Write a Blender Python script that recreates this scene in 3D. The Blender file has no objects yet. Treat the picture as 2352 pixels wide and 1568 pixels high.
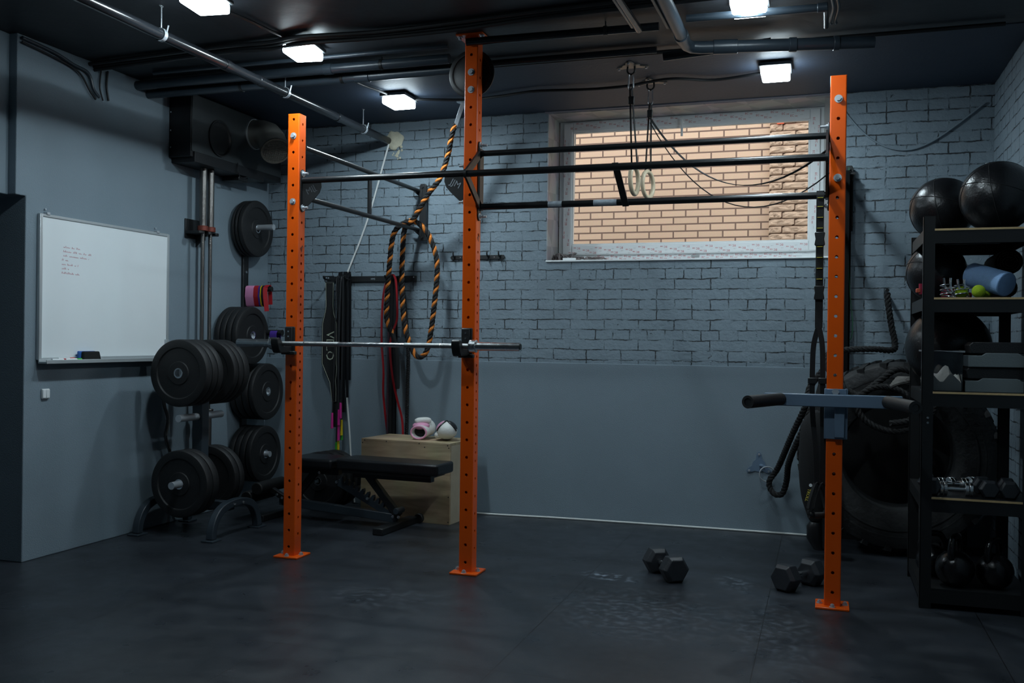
import bpy, bmesh, math, random
from mathutils import Vector, Matrix
random.seed(7)
PI = math.pi
S = bpy.context.scene
COL = S.collection
V = Vector

# ------------------------------------------------------------------ materials
MATS = {}
def nt(m):
    return m.node_tree.nodes, m.node_tree.links

def mat(name, col, rough=.5, metal=0.0, spec=.5, bump=0.0, bscale=60, var=0.0, vscale=8, emit=None, coat=0.0, rvar=0.0):
    """procedural surface: noise-varied colour, optional fine bump"""
    if name in MATS: return MATS[name]
    m = bpy.data.materials.new(name); m.use_nodes = True
    n, l = nt(m); b = n['Principled BSDF']
    b.inputs['Base Color'].default_value = (*col, 1)
    b.inputs['Roughness'].default_value = rough
    b.inputs['Metallic'].default_value = metal
    b.inputs['Specular IOR Level'].default_value = spec
    b.inputs['Coat Weight'].default_value = coat
    b.inputs['Coat Roughness'].default_value = .15
    tc = n.new('ShaderNodeTexCoord')
    if var or rvar:
        no = n.new('ShaderNodeTexNoise'); no.inputs['Scale'].default_value = vscale; no.inputs['Detail'].default_value = 5
        l.new(tc.outputs['Object'], no.inputs['Vector'])
        if var:
            mx = n.new('ShaderNodeMix'); mx.data_type = 'RGBA'
            mx.inputs[6].default_value = (*[c*(1-var) for c in col], 1)
            mx.inputs[7].default_value = (*[min(1, c*(1+var)) for c in col], 1)
            l.new(no.outputs['Fac'], mx.inputs[0]); l.new(mx.outputs[2], b.inputs['Base Color'])
        if rvar:
            mr = n.new('ShaderNodeMapRange'); mr.inputs[1].default_value = .3; mr.inputs[2].default_value = .7
            mr.inputs[3].default_value = max(0, rough-rvar); mr.inputs[4].default_value = min(1, rough+rvar)
            l.new(no.outputs['Fac'], mr.inputs[0]); l.new(mr.outputs[0], b.inputs['Roughness'])
    if bump:
        n2 = n.new('ShaderNodeTexNoise'); n2.inputs['Scale'].default_value = bscale; n2.inputs['Detail'].default_value = 4
        bp = n.new('ShaderNodeBump'); bp.inputs['Strength'].default_value = bump; bp.inputs['Distance'].default_value = .01
        l.new(tc.outputs['Object'], n2.inputs['Vector']); l.new(n2.outputs['Fac'], bp.inputs['Height']); l.new(bp.outputs[0], b.inputs['Normal'])
    if emit:
        b.inputs['Emission Color'].default_value = (*emit[0], 1); b.inputs['Emission Strength'].default_value = emit[1]
    MATS[name] = m
    return m

WALL = (.200, .258, .302)

def brick_mat(name, paint, mort, axes, scale_h=.075, bw=.26, crack=1.0, seed=0.0, clean=False, rough=.6):
    """axes: which object coordinates run along / up the wall ('xz','yz')"""
    m = bpy.data.materials.new(name); m.use_nodes = True
    n, l = nt(m); b = n['Principled BSDF']; b.inputs['Roughness'].default_value = rough
    tc = n.new('ShaderNodeTexCoord'); sp = n.new('ShaderNodeSeparateXYZ'); l.new(tc.outputs['Object'], sp.inputs[0])
    cb = n.new('ShaderNodeCombineXYZ')
    l.new(sp.outputs['XYZ'.index(axes[0].upper())], cb.inputs[0]); l.new(sp.outputs['XYZ'.index(axes[1].upper())], cb.inputs[1])
    vec = cb.outputs[0]
    def math_(op, a, b_=None, c=None):
        q = n.new('ShaderNodeMath'); q.operation = op
        for i, x in enumerate((a, b_, c)):
            if x is None: continue
            if isinstance(x, (int, float)): q.inputs[i].default_value = x
            else: l.new(x, q.inputs[i])
        return q.outputs[0]
    def noise(scale, detail=4, v=None, rough_=.6):
        q = n.new('ShaderNodeTexNoise'); q.inputs['Scale'].default_value = scale; q.inputs['Detail'].default_value = detail
        q.inputs['Roughness'].default_value = rough_
        l.new(v or vec, q.inputs['Vector']); return q
    if not clean:                       # wobble the courses
        nz = noise(5, 5)
        vm = n.new('ShaderNodeVectorMath'); vm.operation = 'SUBTRACT'; l.new(nz.outputs['Color'], vm.inputs[0]); vm.inputs[1].default_value = (.5+seed, .5, .5)
        vs = n.new('ShaderNodeVectorMath'); vs.operation = 'SCALE'; l.new(vm.outputs[0], vs.inputs[0]); vs.inputs[3].default_value = .024
        va = n.new('ShaderNodeVectorMath'); va.operation = 'ADD'; l.new(vec, va.inputs[0]); l.new(vs.outputs[0], va.inputs[1])
        nz2 = noise(22, 4)
        vm2 = n.new('ShaderNodeVectorMath'); vm2.operation = 'SUBTRACT'; l.new(nz2.outputs['Color'], vm2.inputs[0]); vm2.inputs[1].default_value = (.5, .5, .5)
        vs2 = n.new('ShaderNodeVectorMath'); vs2.operation = 'SCALE'; l.new(vm2.outputs[0], vs2.inputs[0]); vs2.inputs[3].default_value = .016
        va2 = n.new('ShaderNodeVectorMath'); va2.operation = 'ADD'; l.new(va.outputs[0], va2.inputs[0]); l.new(vs2.outputs[0], va2.inputs[1])
        bv = va2.outputs[0]
    else: bv = vec
    br = n.new('ShaderNodeTexBrick'); l.new(bv, br.inputs['Vector'])
    br.offset = .5; br.squash = .5 if not clean else 1.0; br.squash_frequency = 3 if not clean else 2
    br.inputs['Scale'].default_value = 1.0
    br.inputs['Brick Width'].default_value = bw; br.inputs['Row Height'].default_value = scale_h
    br.inputs['Mortar Size'].default_value = .0075 if clean else .0045
    br.inputs['Mortar Smooth'].default_value = .15 if clean else .2
    br.inputs['Bias'].default_value = 0
    br.inputs['Color1'].default_value = (.2, .2, .2, 1); br.inputs['Color2'].default_value = (.9, .9, .9, 1)
    fac = br.outputs['Fac']             # 1 in the joint
    tone = noise(3.0, 5); fine = noise(90, 3)
    if clean:
        mxa = n.new('ShaderNodeMix'); mxa.data_type = 'RGBA'; mxa.inputs[6].default_value = (*[c*.93 for c in paint], 1); mxa.inputs[7].default_value = (*[min(1, c*1.07) for c in paint], 1)
        l.new(br.outputs['Color'], mxa.inputs[0])
        mxf = n.new('ShaderNodeMix'); mxf.data_type = 'RGBA'; mxf.blend_type = 'MULTIPLY'; mxf.inputs[0].default_value = .25
        l.new(mxa.outputs[2], mxf.inputs[6]); l.new(fine.outputs['Color'], mxf.inputs[7])
        mx = n.new('ShaderNodeMix'); mx.data_type = 'RGBA'; l.new(fac, mx.inputs[0]); l.new(mxf.outputs[2], mx.inputs[6]); mx.inputs[7].default_value = (*mort, 1)
        l.new(mx.outputs[2], b.inputs['Base Color'])
        h = math_('MULTIPLY_ADD', fac, -1.0, math_('MULTIPLY', fine.outputs['Fac'], .15))
        bp = n.new('ShaderNodeBump'); bp.inputs['Strength'].default_value = .5; bp.inputs['Distance'].default_value = .008
        l.new(h, bp.inputs['Height']); l.new(bp.outputs[0], b.inputs['Normal'])
        return m
    # unpainted gaps: only stretches of the joints stay open
    gap = noise(7, 4)
    mr = n.new('ShaderNodeMapRange'); mr.inputs[1].default_value = .42; mr.inputs[2].default_value = .58; l.new(gap.outputs['Fac'], mr.inputs[0])
    op = math_('MULTIPLY', fac, mr.outputs[0])
    # chips and pits
    pit = noise(16, 6, rough_=.7)
    pr = n.new('ShaderNodeMapRange'); pr.inputs[1].default_value = .665; pr.inputs[2].default_value = .70; l.new(pit.outputs['Fac'], pr.inputs[0])
    dark = math_('MAXIMUM', math_('POWER', op, .8), math_('MULTIPLY', pr.outputs[0], .7))
    mx0 = n.new('ShaderNodeMix'); mx0.data_type = 'RGBA'; l.new(tone.outputs['Fac'], mx0.inputs[0])
    mx0.inputs[6].default_value = (*[c*.86 for c in paint], 1); mx0.inputs[7].default_value = (*[c*1.16 for c in paint], 1)
    mx = n.new('ShaderNodeMix'); mx.data_type = 'RGBA'; l.new(math_('MULTIPLY', dark, .93*crack), mx.inputs[0]); l.new(mx0.outputs[2], mx.inputs[6]); mx.inputs[7].default_value = (*mort, 1)
    l.new(mx.outputs[2], b.inputs['Base Color'])
    rel = noise(26, 5)
    h = math_('MULTIPLY_ADD', fac, -.7, math_('MULTIPLY', rel.outputs['Fac'], .5))
    h = math_('MULTIPLY_ADD', dark, -.9, h)
    h = math_('MULTIPLY_ADD', tone.outputs['Fac'], 1.0, h)
    bp = n.new('ShaderNodeBump'); bp.inputs['Strength'].default_value = 1.0; bp.inputs['Distance'].default_value = .014
    l.new(h, bp.inputs['Height']); l.new(bp.outputs[0], b.inputs['Normal'])
    return m

M_plaster = mat('wall_plaster_paint', WALL, .62, bump=.30, bscale=190, var=.10, vscale=2.5)
M_brickB = brick_mat('painted_brick', WALL, (.012, .014, .016), 'xz')
M_brickR = brick_mat('painted_brick_side', WALL, (.012, .014, .016), 'yz')
M_outer = brick_mat('facing_brick', (.68, .505, .385), (.17, .115, .095), 'xz', scale_h=.0655, bw=.226, clean=True, rough=.85)
M_ceil = mat('ceiling_paint', (.020, .024, .030), .5, bump=.35, bscale=9, var=.25, vscale=3)
M_ceil2 = mat('ceiling_bay_paint', (.030, .046, .076), .6, bump=.15, bscale=60, var=.12, vscale=3)
M_pipe = mat('painted_pipe', (.034, .048, .063), .34, bump=.05, var=.1)
M_pipeblk = mat('black_painted_pipe', (.012, .014, .017), .22, bump=.05, var=.1)
M_cablk = mat('black_cable', (.010, .011, .013), .5, bump=.05)
M_orange = mat('orange_powder_coat', (.82, .105, .004), .27, spec=.5, bump=.03, bscale=220, var=.05, vscale=5)
M_blk = mat('black_powder_coat', (.010, .011, .012), .42, bump=.06, bscale=160, var=.2)
M_barblk = mat('black_bar_paint', (.011, .012, .013), .30, bump=.03, bscale=160, var=.15)
M_chalk = mat('chalk_on_bar', (.30, .34, .38), .8, bump=.3, bscale=60, var=.5, vscale=30)
M_chrome = mat('chrome', (.78, .80, .82), .24, 1.0, rvar=.05, vscale=40)
M_zinc = mat('zinc_plate', (.52, .56, .60), .38, .55, bump=.05)
M_steel = mat('knurled_steel', (.40, .41, .41), .38, 1.0, bump=.25, bscale=500)
M_rubber = mat('black_rubber', (.009, .0095, .010), .55, bump=.10, bscale=180, var=.25, vscale=25)
M_rubber2 = mat('speckled_rubber', (.0085, .009, .010), .60, bump=.2, bscale=200, var=.6, vscale=120)
M_fabric = mat('black_fabric', (.007, .0075, .0085), .85, bump=.25, bscale=300)
M_vinyl = mat('black_vinyl', (.008, .0085, .010), .33, bump=.12, bscale=120)
M_greyblue = mat('blue_grey_steel', (.13, .19, .27), .38, bump=.05, var=.06)
M_treepaint = mat('blue_black_steel', (.030, .042, .054), .38, bump=.05)
M_white = mat('white_plastic', (.80, .83, .84), .4, bump=.02, var=.03)
M_board = mat('whiteboard_enamel', (.86, .91, .93), .22, bump=.01, var=.02, vscale=2)
M_alu = mat('brushed_aluminium', (.60, .62, .63), .35, 1.0, bump=.05)
M_alupaint = mat('silver_painted_frame', (.50, .54, .56), .35, .4, bump=.02)
M_red = mat('red_rubber', (.42, .012, .02), .5, bump=.08)
M_redink = mat('red_marker_ink', (.70, .36, .40), .5)
M_redprint = mat('red_film_print', (.50, .045, .06), .5)
M_greyprint = mat('grey_film_print', (.40, .40, .40), .5)
M_pink = mat('pink_fabric', (.75, .28, .50), .75, bump=.2, bscale=250)
M_hotpink = mat('hot_pink_plastic', (.60, .03, .25), .45, bump=.03)
M_green = mat('green_plastic', (.05, .42, .04), .45, bump=.03)
M_yellow = mat('yellow_plastic', (.62, .46, .01), .45, bump=.03)
M_purple = mat('purple_rubber', (.07, .03, .28), .5, bump=.08)
M_dkpurple = mat('dark_plum_rubber', (.06, .03, .045), .55, bump=.08)
M_darkgreen = mat('dark_green_rubber', (.008, .085, .035), .5, bump=.08)
M_ropeblk = mat('black_rope_fibre', (.010, .010, .0105), .75, bump=.5, bscale=220, var=.2, vscale=90)
M_ropeor = mat('orange_rope_fibre', (.78, .23, .03), .75, bump=.5, bscale=220, var=.2, vscale=90)
M_beige = mat('yellow_stitch', (.75, .62, .08), .6, bump=.05)
M_stitch = mat('pale_stitching', (.42, .46, .36), .7, bump=.05)
M_logo = mat('pale_logo', (.42, .48, .53), .6, bump=.02)
M_blacklogo = mat('black_sticker', (.01, .01, .01), .4, bump=.02)
M_cream = mat('white_cable_sheath', (.72, .74, .72), .45, bump=.03)
M_wood = mat('ring_birch', (.62, .52, .36), .45, bump=.05, var=.1, vscale=20)
M_rag = mat('grey_tape_rag', (.11, .105, .098), .85, bump=.5, bscale=60, var=.3, vscale=30)
M_tyre = mat('tyre_rubber', (.020, .021, .022), .62, bump=.5, bscale=35, var=.4, vscale=18)
M_ply_edge = mat('plywood_edge', (.62, .44, .22), .6, bump=.1, var=.2, vscale=60)
M_foamblue = mat('blue_foam', (.25, .42, .70), .7, bump=.3, bscale=180, var=.1, vscale=60)
M_tennis = mat('tennis_felt', (.40, .58, .02), .9, bump=.5, bscale=260)
M_step = mat('grey_step_plastic', (.14, .17, .18), .5, bump=.15, bscale=150)
M_stepblk = mat('black_step_plastic', (.009, .010, .012), .5, bump=.3, bscale=150)
M_coral = mat('coral_plastic', (.85, .16, .08), .4, bump=.02)
M_crimson = mat('crimson_plastic', (.45, .02, .07), .5, bump=.05)
M_chalkcloth = mat('pale_cloth', (.78, .72, .62), .9, bump=.4, bscale=40, var=.15)
M_leather = mat('black_ball_vinyl', (.008, .0085, .010), .30, bump=.18, bscale=90, var=.15, vscale=20)
M_iron = mat('black_cast_iron', (.008, .008, .009), .22, bump=.2, bscale=70)
M_glove_w = mat('white_glove_leather', (.72, .72, .68), .5, bump=.25, bscale=70, var=.06)
M_glove_p = mat('pink_glove_leather', (.72, .32, .48), .5, bump=.15, bscale=70, var=.06)
M_matolive = mat('dark_olive_foam', (.03, .03, .018), .8, bump=.3, bscale=120)
M_foamfill = mat('expanding_foam', (.55, .52, .40), .9, bump=1.0, bscale=25, var=.35, vscale=22)
M_sill = mat('crumpled_film', (.16, .14, .14), .6, bump=.6, bscale=60, var=.8, vscale=60)
M_blueplastic = mat('blue_plastic', (.03, .13, .45), .4, bump=.02)
M_holelight = M_logo

def wood_mat():
    m = bpy.data.materials.new('plywood'); m.use_nodes = True
    n, l = nt(m); b = n['Principled BSDF']; b.inputs['Roughness'].default_value = .6
    tc = n.new('ShaderNodeTexCoord'); mp = n.new('ShaderNodeMapping'); mp.inputs['Scale'].default_value = (1.2, 6, 9)
    l.new(tc.outputs['Object'], mp.inputs[0])
    no = n.new('ShaderNodeTexNoise'); no.inputs['Scale'].default_value = 2.2; no.inputs['Detail'].default_value = 8; no.inputs['Distortion'].default_value = .6
    l.new(mp.outputs[0], no.inputs['Vector'])
    n2 = n.new('ShaderNodeTexNoise'); n2.inputs['Scale'].default_value = 4; n2.inputs['Detail'].default_value = 4; l.new(tc.outputs['Object'], n2.inputs['Vector'])
    r = n.new('ShaderNodeValToRGB'); r.color_ramp.elements[0].color = (.36, .26, .155, 1); r.color_ramp.elements[1].color = (.60, .46, .29, 1)
    r.color_ramp.elements[0].position = .3; r.color_ramp.elements[1].position = .7
    l.new(no.outputs['Fac'], r.inputs[0])
    mx = n.new('ShaderNodeMix'); mx.data_type = 'RGBA'; mx.blend_type = 'MULTIPLY'; mx.inputs[0].default_value = .35
    l.new(r.outputs[0], mx.inputs[6]); l.new(n2.outputs['Color'], mx.inputs[7]); l.new(mx.outputs[2], b.inputs['Base Color'])
    bp = n.new('ShaderNodeBump'); bp.inputs['Strength'].default_value = .1; bp.inputs['Distance'].default_value = .005; l.new(no.outputs['Fac'], bp.inputs['Height']); l.new(bp.outputs[0], b.inputs['Normal'])
    return m
M_ply = wood_mat()

def floor_mat():
    m = bpy.data.materials.new('rubber_gym_floor'); m.use_nodes = True
    n, l = nt(m); b = n['Principled BSDF']
    tc = n.new('ShaderNodeTexCoord')
    def noise(s, d=4):
        q = n.new('ShaderNodeTexNoise'); q.inputs['Scale'].default_value = s; q.inputs['Detail'].default_value = d; l.new(tc.outputs['Object'], q.inputs['Vector']); return q
    big = noise(.9, 6); mid = noise(6, 5); speck = noise(140, 2); fine = noise(320, 3)
    # tile joints
    br = n.new('ShaderNodeTexBrick'); br.offset = 0; br.inputs['Scale'].default_value = 1; br.inputs['Brick Width'].default_value = 1.0; br.inputs['Row Height'].default_value = 2.0
    br.inputs['Mortar Size'].default_value = .0022; br.inputs['Mortar Smooth'].default_value = .2
    mp = n.new('ShaderNodeMapping'); mp.inputs['Location'].default_value = (.26, .35, 0); l.new(tc.outputs['Object'], mp.inputs[0]); l.new(mp.outputs[0], br.inputs['Vector'])
    base = n.new('ShaderNodeMix'); base.data_type = 'RGBA'; base.inputs[6].default_value = (.019, .022, .027, 1); base.inputs[7].default_value = (.036, .043, .054, 1)
    mr = n.new('ShaderNodeMapRange'); mr.inputs[1].default_value = .35; mr.inputs[2].default_value = .7; l.new(big.outputs['Fac'], mr.inputs[0]); l.new(mr.outputs[0], base.inputs[0])
    sp = n.new('ShaderNodeMapRange'); sp.inputs[1].default_value = .62; sp.inputs[2].default_value = .75; sp.inputs[4].default_value = .35; l.new(speck.outputs['Fac'], sp.inputs[0])
    c2 = n.new('ShaderNodeMix'); c2.data_type = 'RGBA'; l.new(sp.outputs[0], c2.inputs[0]); l.new(base.outputs[2], c2.inputs[6]); c2.inputs[7].default_value = (.10, .12, .15, 1)
    # chalk scuff
    last = c2.outputs[2]
    for (cx, cy, sx, sy, amt, rot) in ((-1.14, 5.33, .22, .10, .85, -.3), (-.45, 5.45, .13, .25, .40, .2), (-.85, 4.7, .6, .6, .22, 0), (-.2, 4.6, .25, .8, .22, .1), (-2.1, 4.5, .5, .3, .15, 0)):
        mq = n.new('ShaderNodeMapping'); mq.vector_type = 'TEXTURE'; mq.inputs['Location'].default_value = (cx, cy, 0); mq.inputs['Scale'].default_value = (sx, sy, 1); mq.inputs['Rotation'].default_value = (0, 0, rot)
        l.new(tc.outputs['Object'], mq.inputs[0])
        ln = n.new('ShaderNodeVectorMath'); ln.operation = 'LENGTH'; l.new(mq.outputs[0], ln.inputs[0])
        r1 = n.new('ShaderNodeMapRange'); r1.inputs[1].default_value = 1.0; r1.inputs[2].default_value = .2; l.new(ln.outputs['Value'], r1.inputs[0])
        q = noise(24, 6); r2 = n.new('ShaderNodeMapRange'); r2.inputs[1].default_value = .48; r2.inputs[2].default_value = .68; r2.inputs[4].default_value = amt; l.new(q.outputs['Fac'], r2.inputs[0])
        mu = n.new('ShaderNodeMath'); mu.operation = 'MULTIPLY'; l.new(r1.outputs[0], mu.inputs[0]); l.new(r2.outputs[0], mu.inputs[1])
        c = n.new('ShaderNodeMix'); c.data_type = 'RGBA'; l.new(mu.outputs[0], c.inputs[0]); l.new(last, c.inputs[6]); c.inputs[7].default_value = (.30, .36, .44, 1); last = c.outputs[2]
    c3 = n.new('ShaderNodeMix'); c3.data_type = 'RGBA'; l.new(br.outputs['Fac'], c3.inputs[0]); l.new(last, c3.inputs[6]); c3.inputs[7].default_value = (.006, .006, .007, 1)
    l.new(c3.outputs[2], b.inputs['Base Color'])
    rr = n.new('ShaderNodeMapRange'); rr.inputs[1].default_value = .3; rr.inputs[2].default_value = .7; rr.inputs[3].default_value = .26; rr.inputs[4].default_value = .44; l.new(mid.outputs['Fac'], rr.inputs[0]); l.new(rr.outputs[0], b.inputs['Roughness'])
    b.inputs['Specular IOR Level'].default_value = .5
    ad = n.new('ShaderNodeMath'); ad.operation = 'MULTIPLY_ADD'; l.new(br.outputs['Fac'], ad.inputs[0]); ad.inputs[1].default_value = -2.0; l.new(fine.outputs['Fac'], ad.inputs[2])
    bp = n.new('ShaderNodeBump'); bp.inputs['Strength'].default_value = .22; bp.inputs['Distance'].default_value = .004; l.new(ad.outputs[0], bp.inputs['Height']); l.new(bp.outputs[0], b.inputs['Normal'])
    return m
M_floor = floor_mat()

def film_mat():
    """grey protective film with large pale triangles"""
    m = bpy.data.materials.new('protective_film'); m.use_nodes = True
    n, l = nt(m); b = n['Principled BSDF']; b.inputs['Roughness'].default_value = .45
    tc = n.new('ShaderNodeTexCoord'); mp = n.new('ShaderNodeMapping'); mp.inputs['Rotation'].default_value = (.7, .78, .6); l.new(tc.outputs['Object'], mp.inputs[0])
    ck = n.new('ShaderNodeTexChecker'); ck.inputs['Scale'].default_value = 6; ck.inputs['Color1'].default_value = (.34, .34, .35, 1); ck.inputs['Color2'].default_value = (.46, .45, .46, 1)
    l.new(mp.outputs[0], ck.inputs['Vector'])
    no = n.new('ShaderNodeTexNoise'); no.inputs['Scale'].default_value = 5; l.new(tc.outputs['Object'], no.inputs['Vector'])
    mx = n.new('ShaderNodeMix'); mx.data_type = 'RGBA'; mx.blend_type = 'MULTIPLY'; mx.inputs[0].default_value = .4; l.new(ck.outputs[0], mx.inputs[6]); l.new(no.outputs['Color'], mx.inputs[7]); l.new(mx.outputs[2], b.inputs['Base Color'])
    return m
M_film = film_mat()

def glass_mat(name, tint=(1, 1, 1), gloss=.07, ior=1.45):
    m = bpy.data.materials.new(name); m.use_nodes = True
    n, l = nt(m); n.remove(n['Principled BSDF']); o = n['Material Output']
    t = n.new('ShaderNodeBsdfTransparent'); t.inputs[0].default_value = (*tint, 1)
    g = n.new('ShaderNodeBsdfGlossy'); g.inputs['Roughness'].default_value = .03
    fr = n.new('ShaderNodeFresnel'); fr.inputs[0].default_value = ior
    no = n.new('ShaderNodeTexNoise'); no.inputs['Scale'].default_value = 3
    mu = n.new('ShaderNodeMath'); mu.operation = 'MULTIPLY_ADD'; l.new(no.outputs['Fac'], mu.inputs[0]); mu.inputs[1].default_value = gloss*.2; l.new(fr.outputs[0], mu.inputs[2])
    mx = n.new('ShaderNodeMixShader'); l.new(mu.outputs[0], mx.inputs[0]); l.new(t.outputs[0], mx.inputs[1]); l.new(g.outputs[0], mx.inputs[2]); l.new(mx.outputs[0], o.inputs[0])
    return m
M_glass = glass_mat('window_glass', (.96, .97, .96), .0, 1.025)
M_clear = glass_mat('clear_plastic', (.92, .94, .97), .3)

# ------------------------------------------------------------------ mesh builder
def frame_axes(d):
    d = d.normalized()
    a = V((0, 0, 1)) if abs(d.z) < .9 else V((1, 0, 0))
    u = d.cross(a).normalized(); return u, d.cross(u).normalized()

class MB:
    def __init__(s): s.v = []; s.f = []; s.m = []
    def add(s, vs, fs, mi=0):
        o = len(s.v); s.v += [V(x) for x in vs]; s.f += [tuple(i+o for i in f) for f in fs]; s.m += [mi]*len(fs); return s
    def box(s, lo, hi, mi=0, M=None):
        x0, y0, z0 = lo; x1, y1, z1 = hi
        vs = [V(p) for p in ((x0,y0,z0),(x1,y0,z0),(x1,y1,z0),(x0,y1,z0),(x0,y0,z1),(x1,y0,z1),(x1,y1,z1),(x0,y1,z1))]
        if M: vs = [M @ p for p in vs]
        return s.add(vs, [(3,2,1,0),(4,5,6,7),(0,1,5,4),(1,2,6,5),(2,3,7,6),(3,0,4,7)], mi)
    def obox(s, c, size, M=None, mi=0):
        h = V(size)/2; T = Matrix.Translation(V(c)) @ (M.to_4x4() if M else Matrix())
        return s.box(-h, h, mi, T)
    def beam(s, p0, p1, w, t, side=None, mi=0):
        """rectangular bar p0->p1; w across 'side', t across the third axis"""
        p0, p1 = V(p0), V(p1); d = (p1-p0).normalized()
        if side is None: u, w_ = frame_axes(d)
        else: u = (V(side) - d*d.dot(V(side))).normalized(); w_ = d.cross(u)
        vs = []
        for p in (p0, p1):
            for a, b in ((-1,-1),(1,-1),(1,1),(-1,1)): vs.append(p+u*a*w/2+w_*b*t/2)
        return s.add(vs, [(3,2,1,0),(4,5,6,7),(0,1,5,4),(1,2,6,5),(2,3,7,6),(3,0,4,7)], mi)
    def cyl(s, p0, p1, r0, r1=None, seg=20, cap=True, mi=0):
        r1 = r0 if r1 is None else r1
        p0, p1 = V(p0), V(p1); u, w = frame_axes(p1-p0)
        vs = [p + (u*math.cos(2*PI*k/seg)+w*math.sin(2*PI*k/seg))*r for p, r in ((p0, r0), (p1, r1)) for k in range(seg)]
        fs = [(k, (k+1) % seg, seg+(k+1) % seg, seg+k) for k in range(seg)]
        if cap: fs += [tuple(range(seg))[::-1], tuple(range(seg, 2*seg))]
        return s.add(vs, fs, mi)
    def lathe(s, prof, o=(0,0,0), ax=(0,0,1), seg=32, mi=0, closed=False):
        """prof: (radius, height along ax)"""
        o = V(o); ax = V(ax).normalized(); u, w = frame_axes(ax); n = len(prof); vs = []
        for r, h in prof:
            for k in range(seg):
                a = 2*PI*k/seg; vs.append(o+ax*h+(u*math.cos(a)+w*math.sin(a))*max(r, 1e-5))
        fs = []
        for i in range(n if closed else n-1):
            j = (i+1) % n
            for k in range(seg): fs.append((i*seg+k, i*seg+(k+1) % seg, j*seg+(k+1) % seg, j*seg+k))
        return s.add(vs, fs, mi)
    def path(s, pts, r, seg=8, closed=False, mi=0, flat=None, side=None):
        """tube through pts; r may be a list; flat=(w,t) gives a rectangular strap whose width lies along 'side'"""
        pts = [V(p) for p in pts]; n = len(pts); rs = r if isinstance(r, (list, tuple)) else [r]*n
        ds = []
        for i in range(n):
            a = pts[(i-1) % n] if (closed or i > 0) else pts[i]; b = pts[(i+1) % n] if (closed or i < n-1) else pts[i]
            d = b-a; ds.append(d.normalized() if d.length > 1e-9 else V((0, 0, 1)))
        u, w = frame_axes(ds[0]); vs = []
        for i in range(n):
            if side is not None:
                u = V(side) - ds[i]*ds[i].dot(V(side)); u.normalize(); w = ds[i].cross(u)
            else:
                u = (u - ds[i]*ds[i].dot(u)).normalized(); w = ds[i].cross(u)
            if flat:
                for a, b in ((-1,-1),(1,-1),(1,1),(-1,1)): vs.append(pts[i]+u*a*flat[0]/2+w*b*flat[1]/2)
            else:
                for k in range(seg):
                    an = 2*PI*k/seg; vs.append(pts[i]+(u*math.cos(an)+w*math.sin(an))*rs[i])
        q = 4 if flat else seg; fs = []
        for i in range(n if closed else n-1):
            j = (i+1) % n
            for k in range(q): fs.append((i*q+k, i*q+(k+1) % q, j*q+(k+1) % q, j*q+k))
        if not closed: fs += [tuple(range(q))[::-1], tuple(range((n-1)*q, n*q))]
        return s.add(vs, fs, mi)
    def prism(s, poly, o, u, v, depth, mi=0):
        """2-D outline in the u,v plane at o, thickened by depth along u x v"""
        o, u, v = V(o), V(u), V(v); nn = u.cross(v).normalized()*depth; k = len(poly)
        vs = [o+u*a+v*b for a, b in poly]+[o+u*a+v*b+nn for a, b in poly]
        fs = [tuple(range(k))[::-1], tuple(range(k, 2*k))]+[(i, (i+1) % k, k+(i+1) % k, k+i) for i in range(k)]
        return s.add(vs, fs, mi)
    def ball(s, c, r, seg=28, rings=16, sc=(1,1,1), mi=0, fn=None):
        c = V(c); vs = []; fs = []
        for i in range(rings+1):
            t = PI*i/rings
            for k in range(seg):
                a = 2*PI*k/seg; d = V((math.sin(t)*math.cos(a), math.sin(t)*math.sin(a), math.cos(t)))
                rr = r*(fn(d) if fn else 1); vs.append(c+V((d.x*sc[0], d.y*sc[1], d.z*sc[2]))*rr)
        for i in range(rings):
            for k in range(seg): fs.append((i*seg+k, (i+1)*seg+k, (i+1)*seg+(k+1) % seg, i*seg+(k+1) % seg))
        return s.add(vs, fs, mi)
    def text(s, t, size, o, u, v, depth=.001, mi=0, mirror=False):
        me = text_mesh(t); o, u, v = V(o), V(u).normalized(), V(v).normalized(); nn = u.cross(v)
        vs = []
        for p in me[0]:
            x = -p.x if mirror else p.x
            vs.append(o+u*x*size+v*p.y*size+nn*(p.z*depth))
        return s.add(vs, [f[::-1] if mirror else f for f in me[1]], mi)
    def xform(s, M): s.v = [M @ p for p in s.v]; return s
    def build(s, name, mats, parent=None, smooth=35, bevel=0, seg=2, sub=0, origin=None, clean=True):
        if not isinstance(mats, (list, tuple)): mats = [mats]
        if parent is not None:
            org = parent['_o'] if '_o' in parent else (0, 0, 0)
            org = V(org)
        elif origin is not None: org = V(origin)
        else:
            xs = [p.x for p in s.v]; ys = [p.y for p in s.v]; zs = [p.z for p in s.v]
            org = V(((min(xs)+max(xs))/2, (min(ys)+max(ys))/2, min(zs)))
        me = bpy.data.meshes.new(name); me.from_pydata([p-org for p in s.v], [], s.f)
        for m in mats: me.materials.append(m)
        me.polygons.foreach_set('material_index', s.m)
        bm = bmesh.new(); bm.from_mesh(me); clean and bmesh.ops.remove_doubles(bm, verts=bm.verts, dist=2e-5); clean and bmesh.ops.recalc_face_normals(bm, faces=bm.faces); bm.to_mesh(me); bm.free()
        if smooth:
            me.polygons.foreach_set('use_smooth', [True]*len(me.polygons)); me.set_sharp_from_angle(angle=math.radians(smooth))
        o = bpy.data.objects.new(name, me); COL.objects.link(o)
        if parent is not None: o.parent = parent; o['_o'] = tuple(org)
        else: o.location = org; o['_o'] = tuple(org)
        if bevel:
            b = o.modifiers.new('bevel', 'BEVEL'); b.width = bevel; b.segments = seg; b.limit_method = 'ANGLE'; b.angle_limit = math.radians(40)
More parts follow.
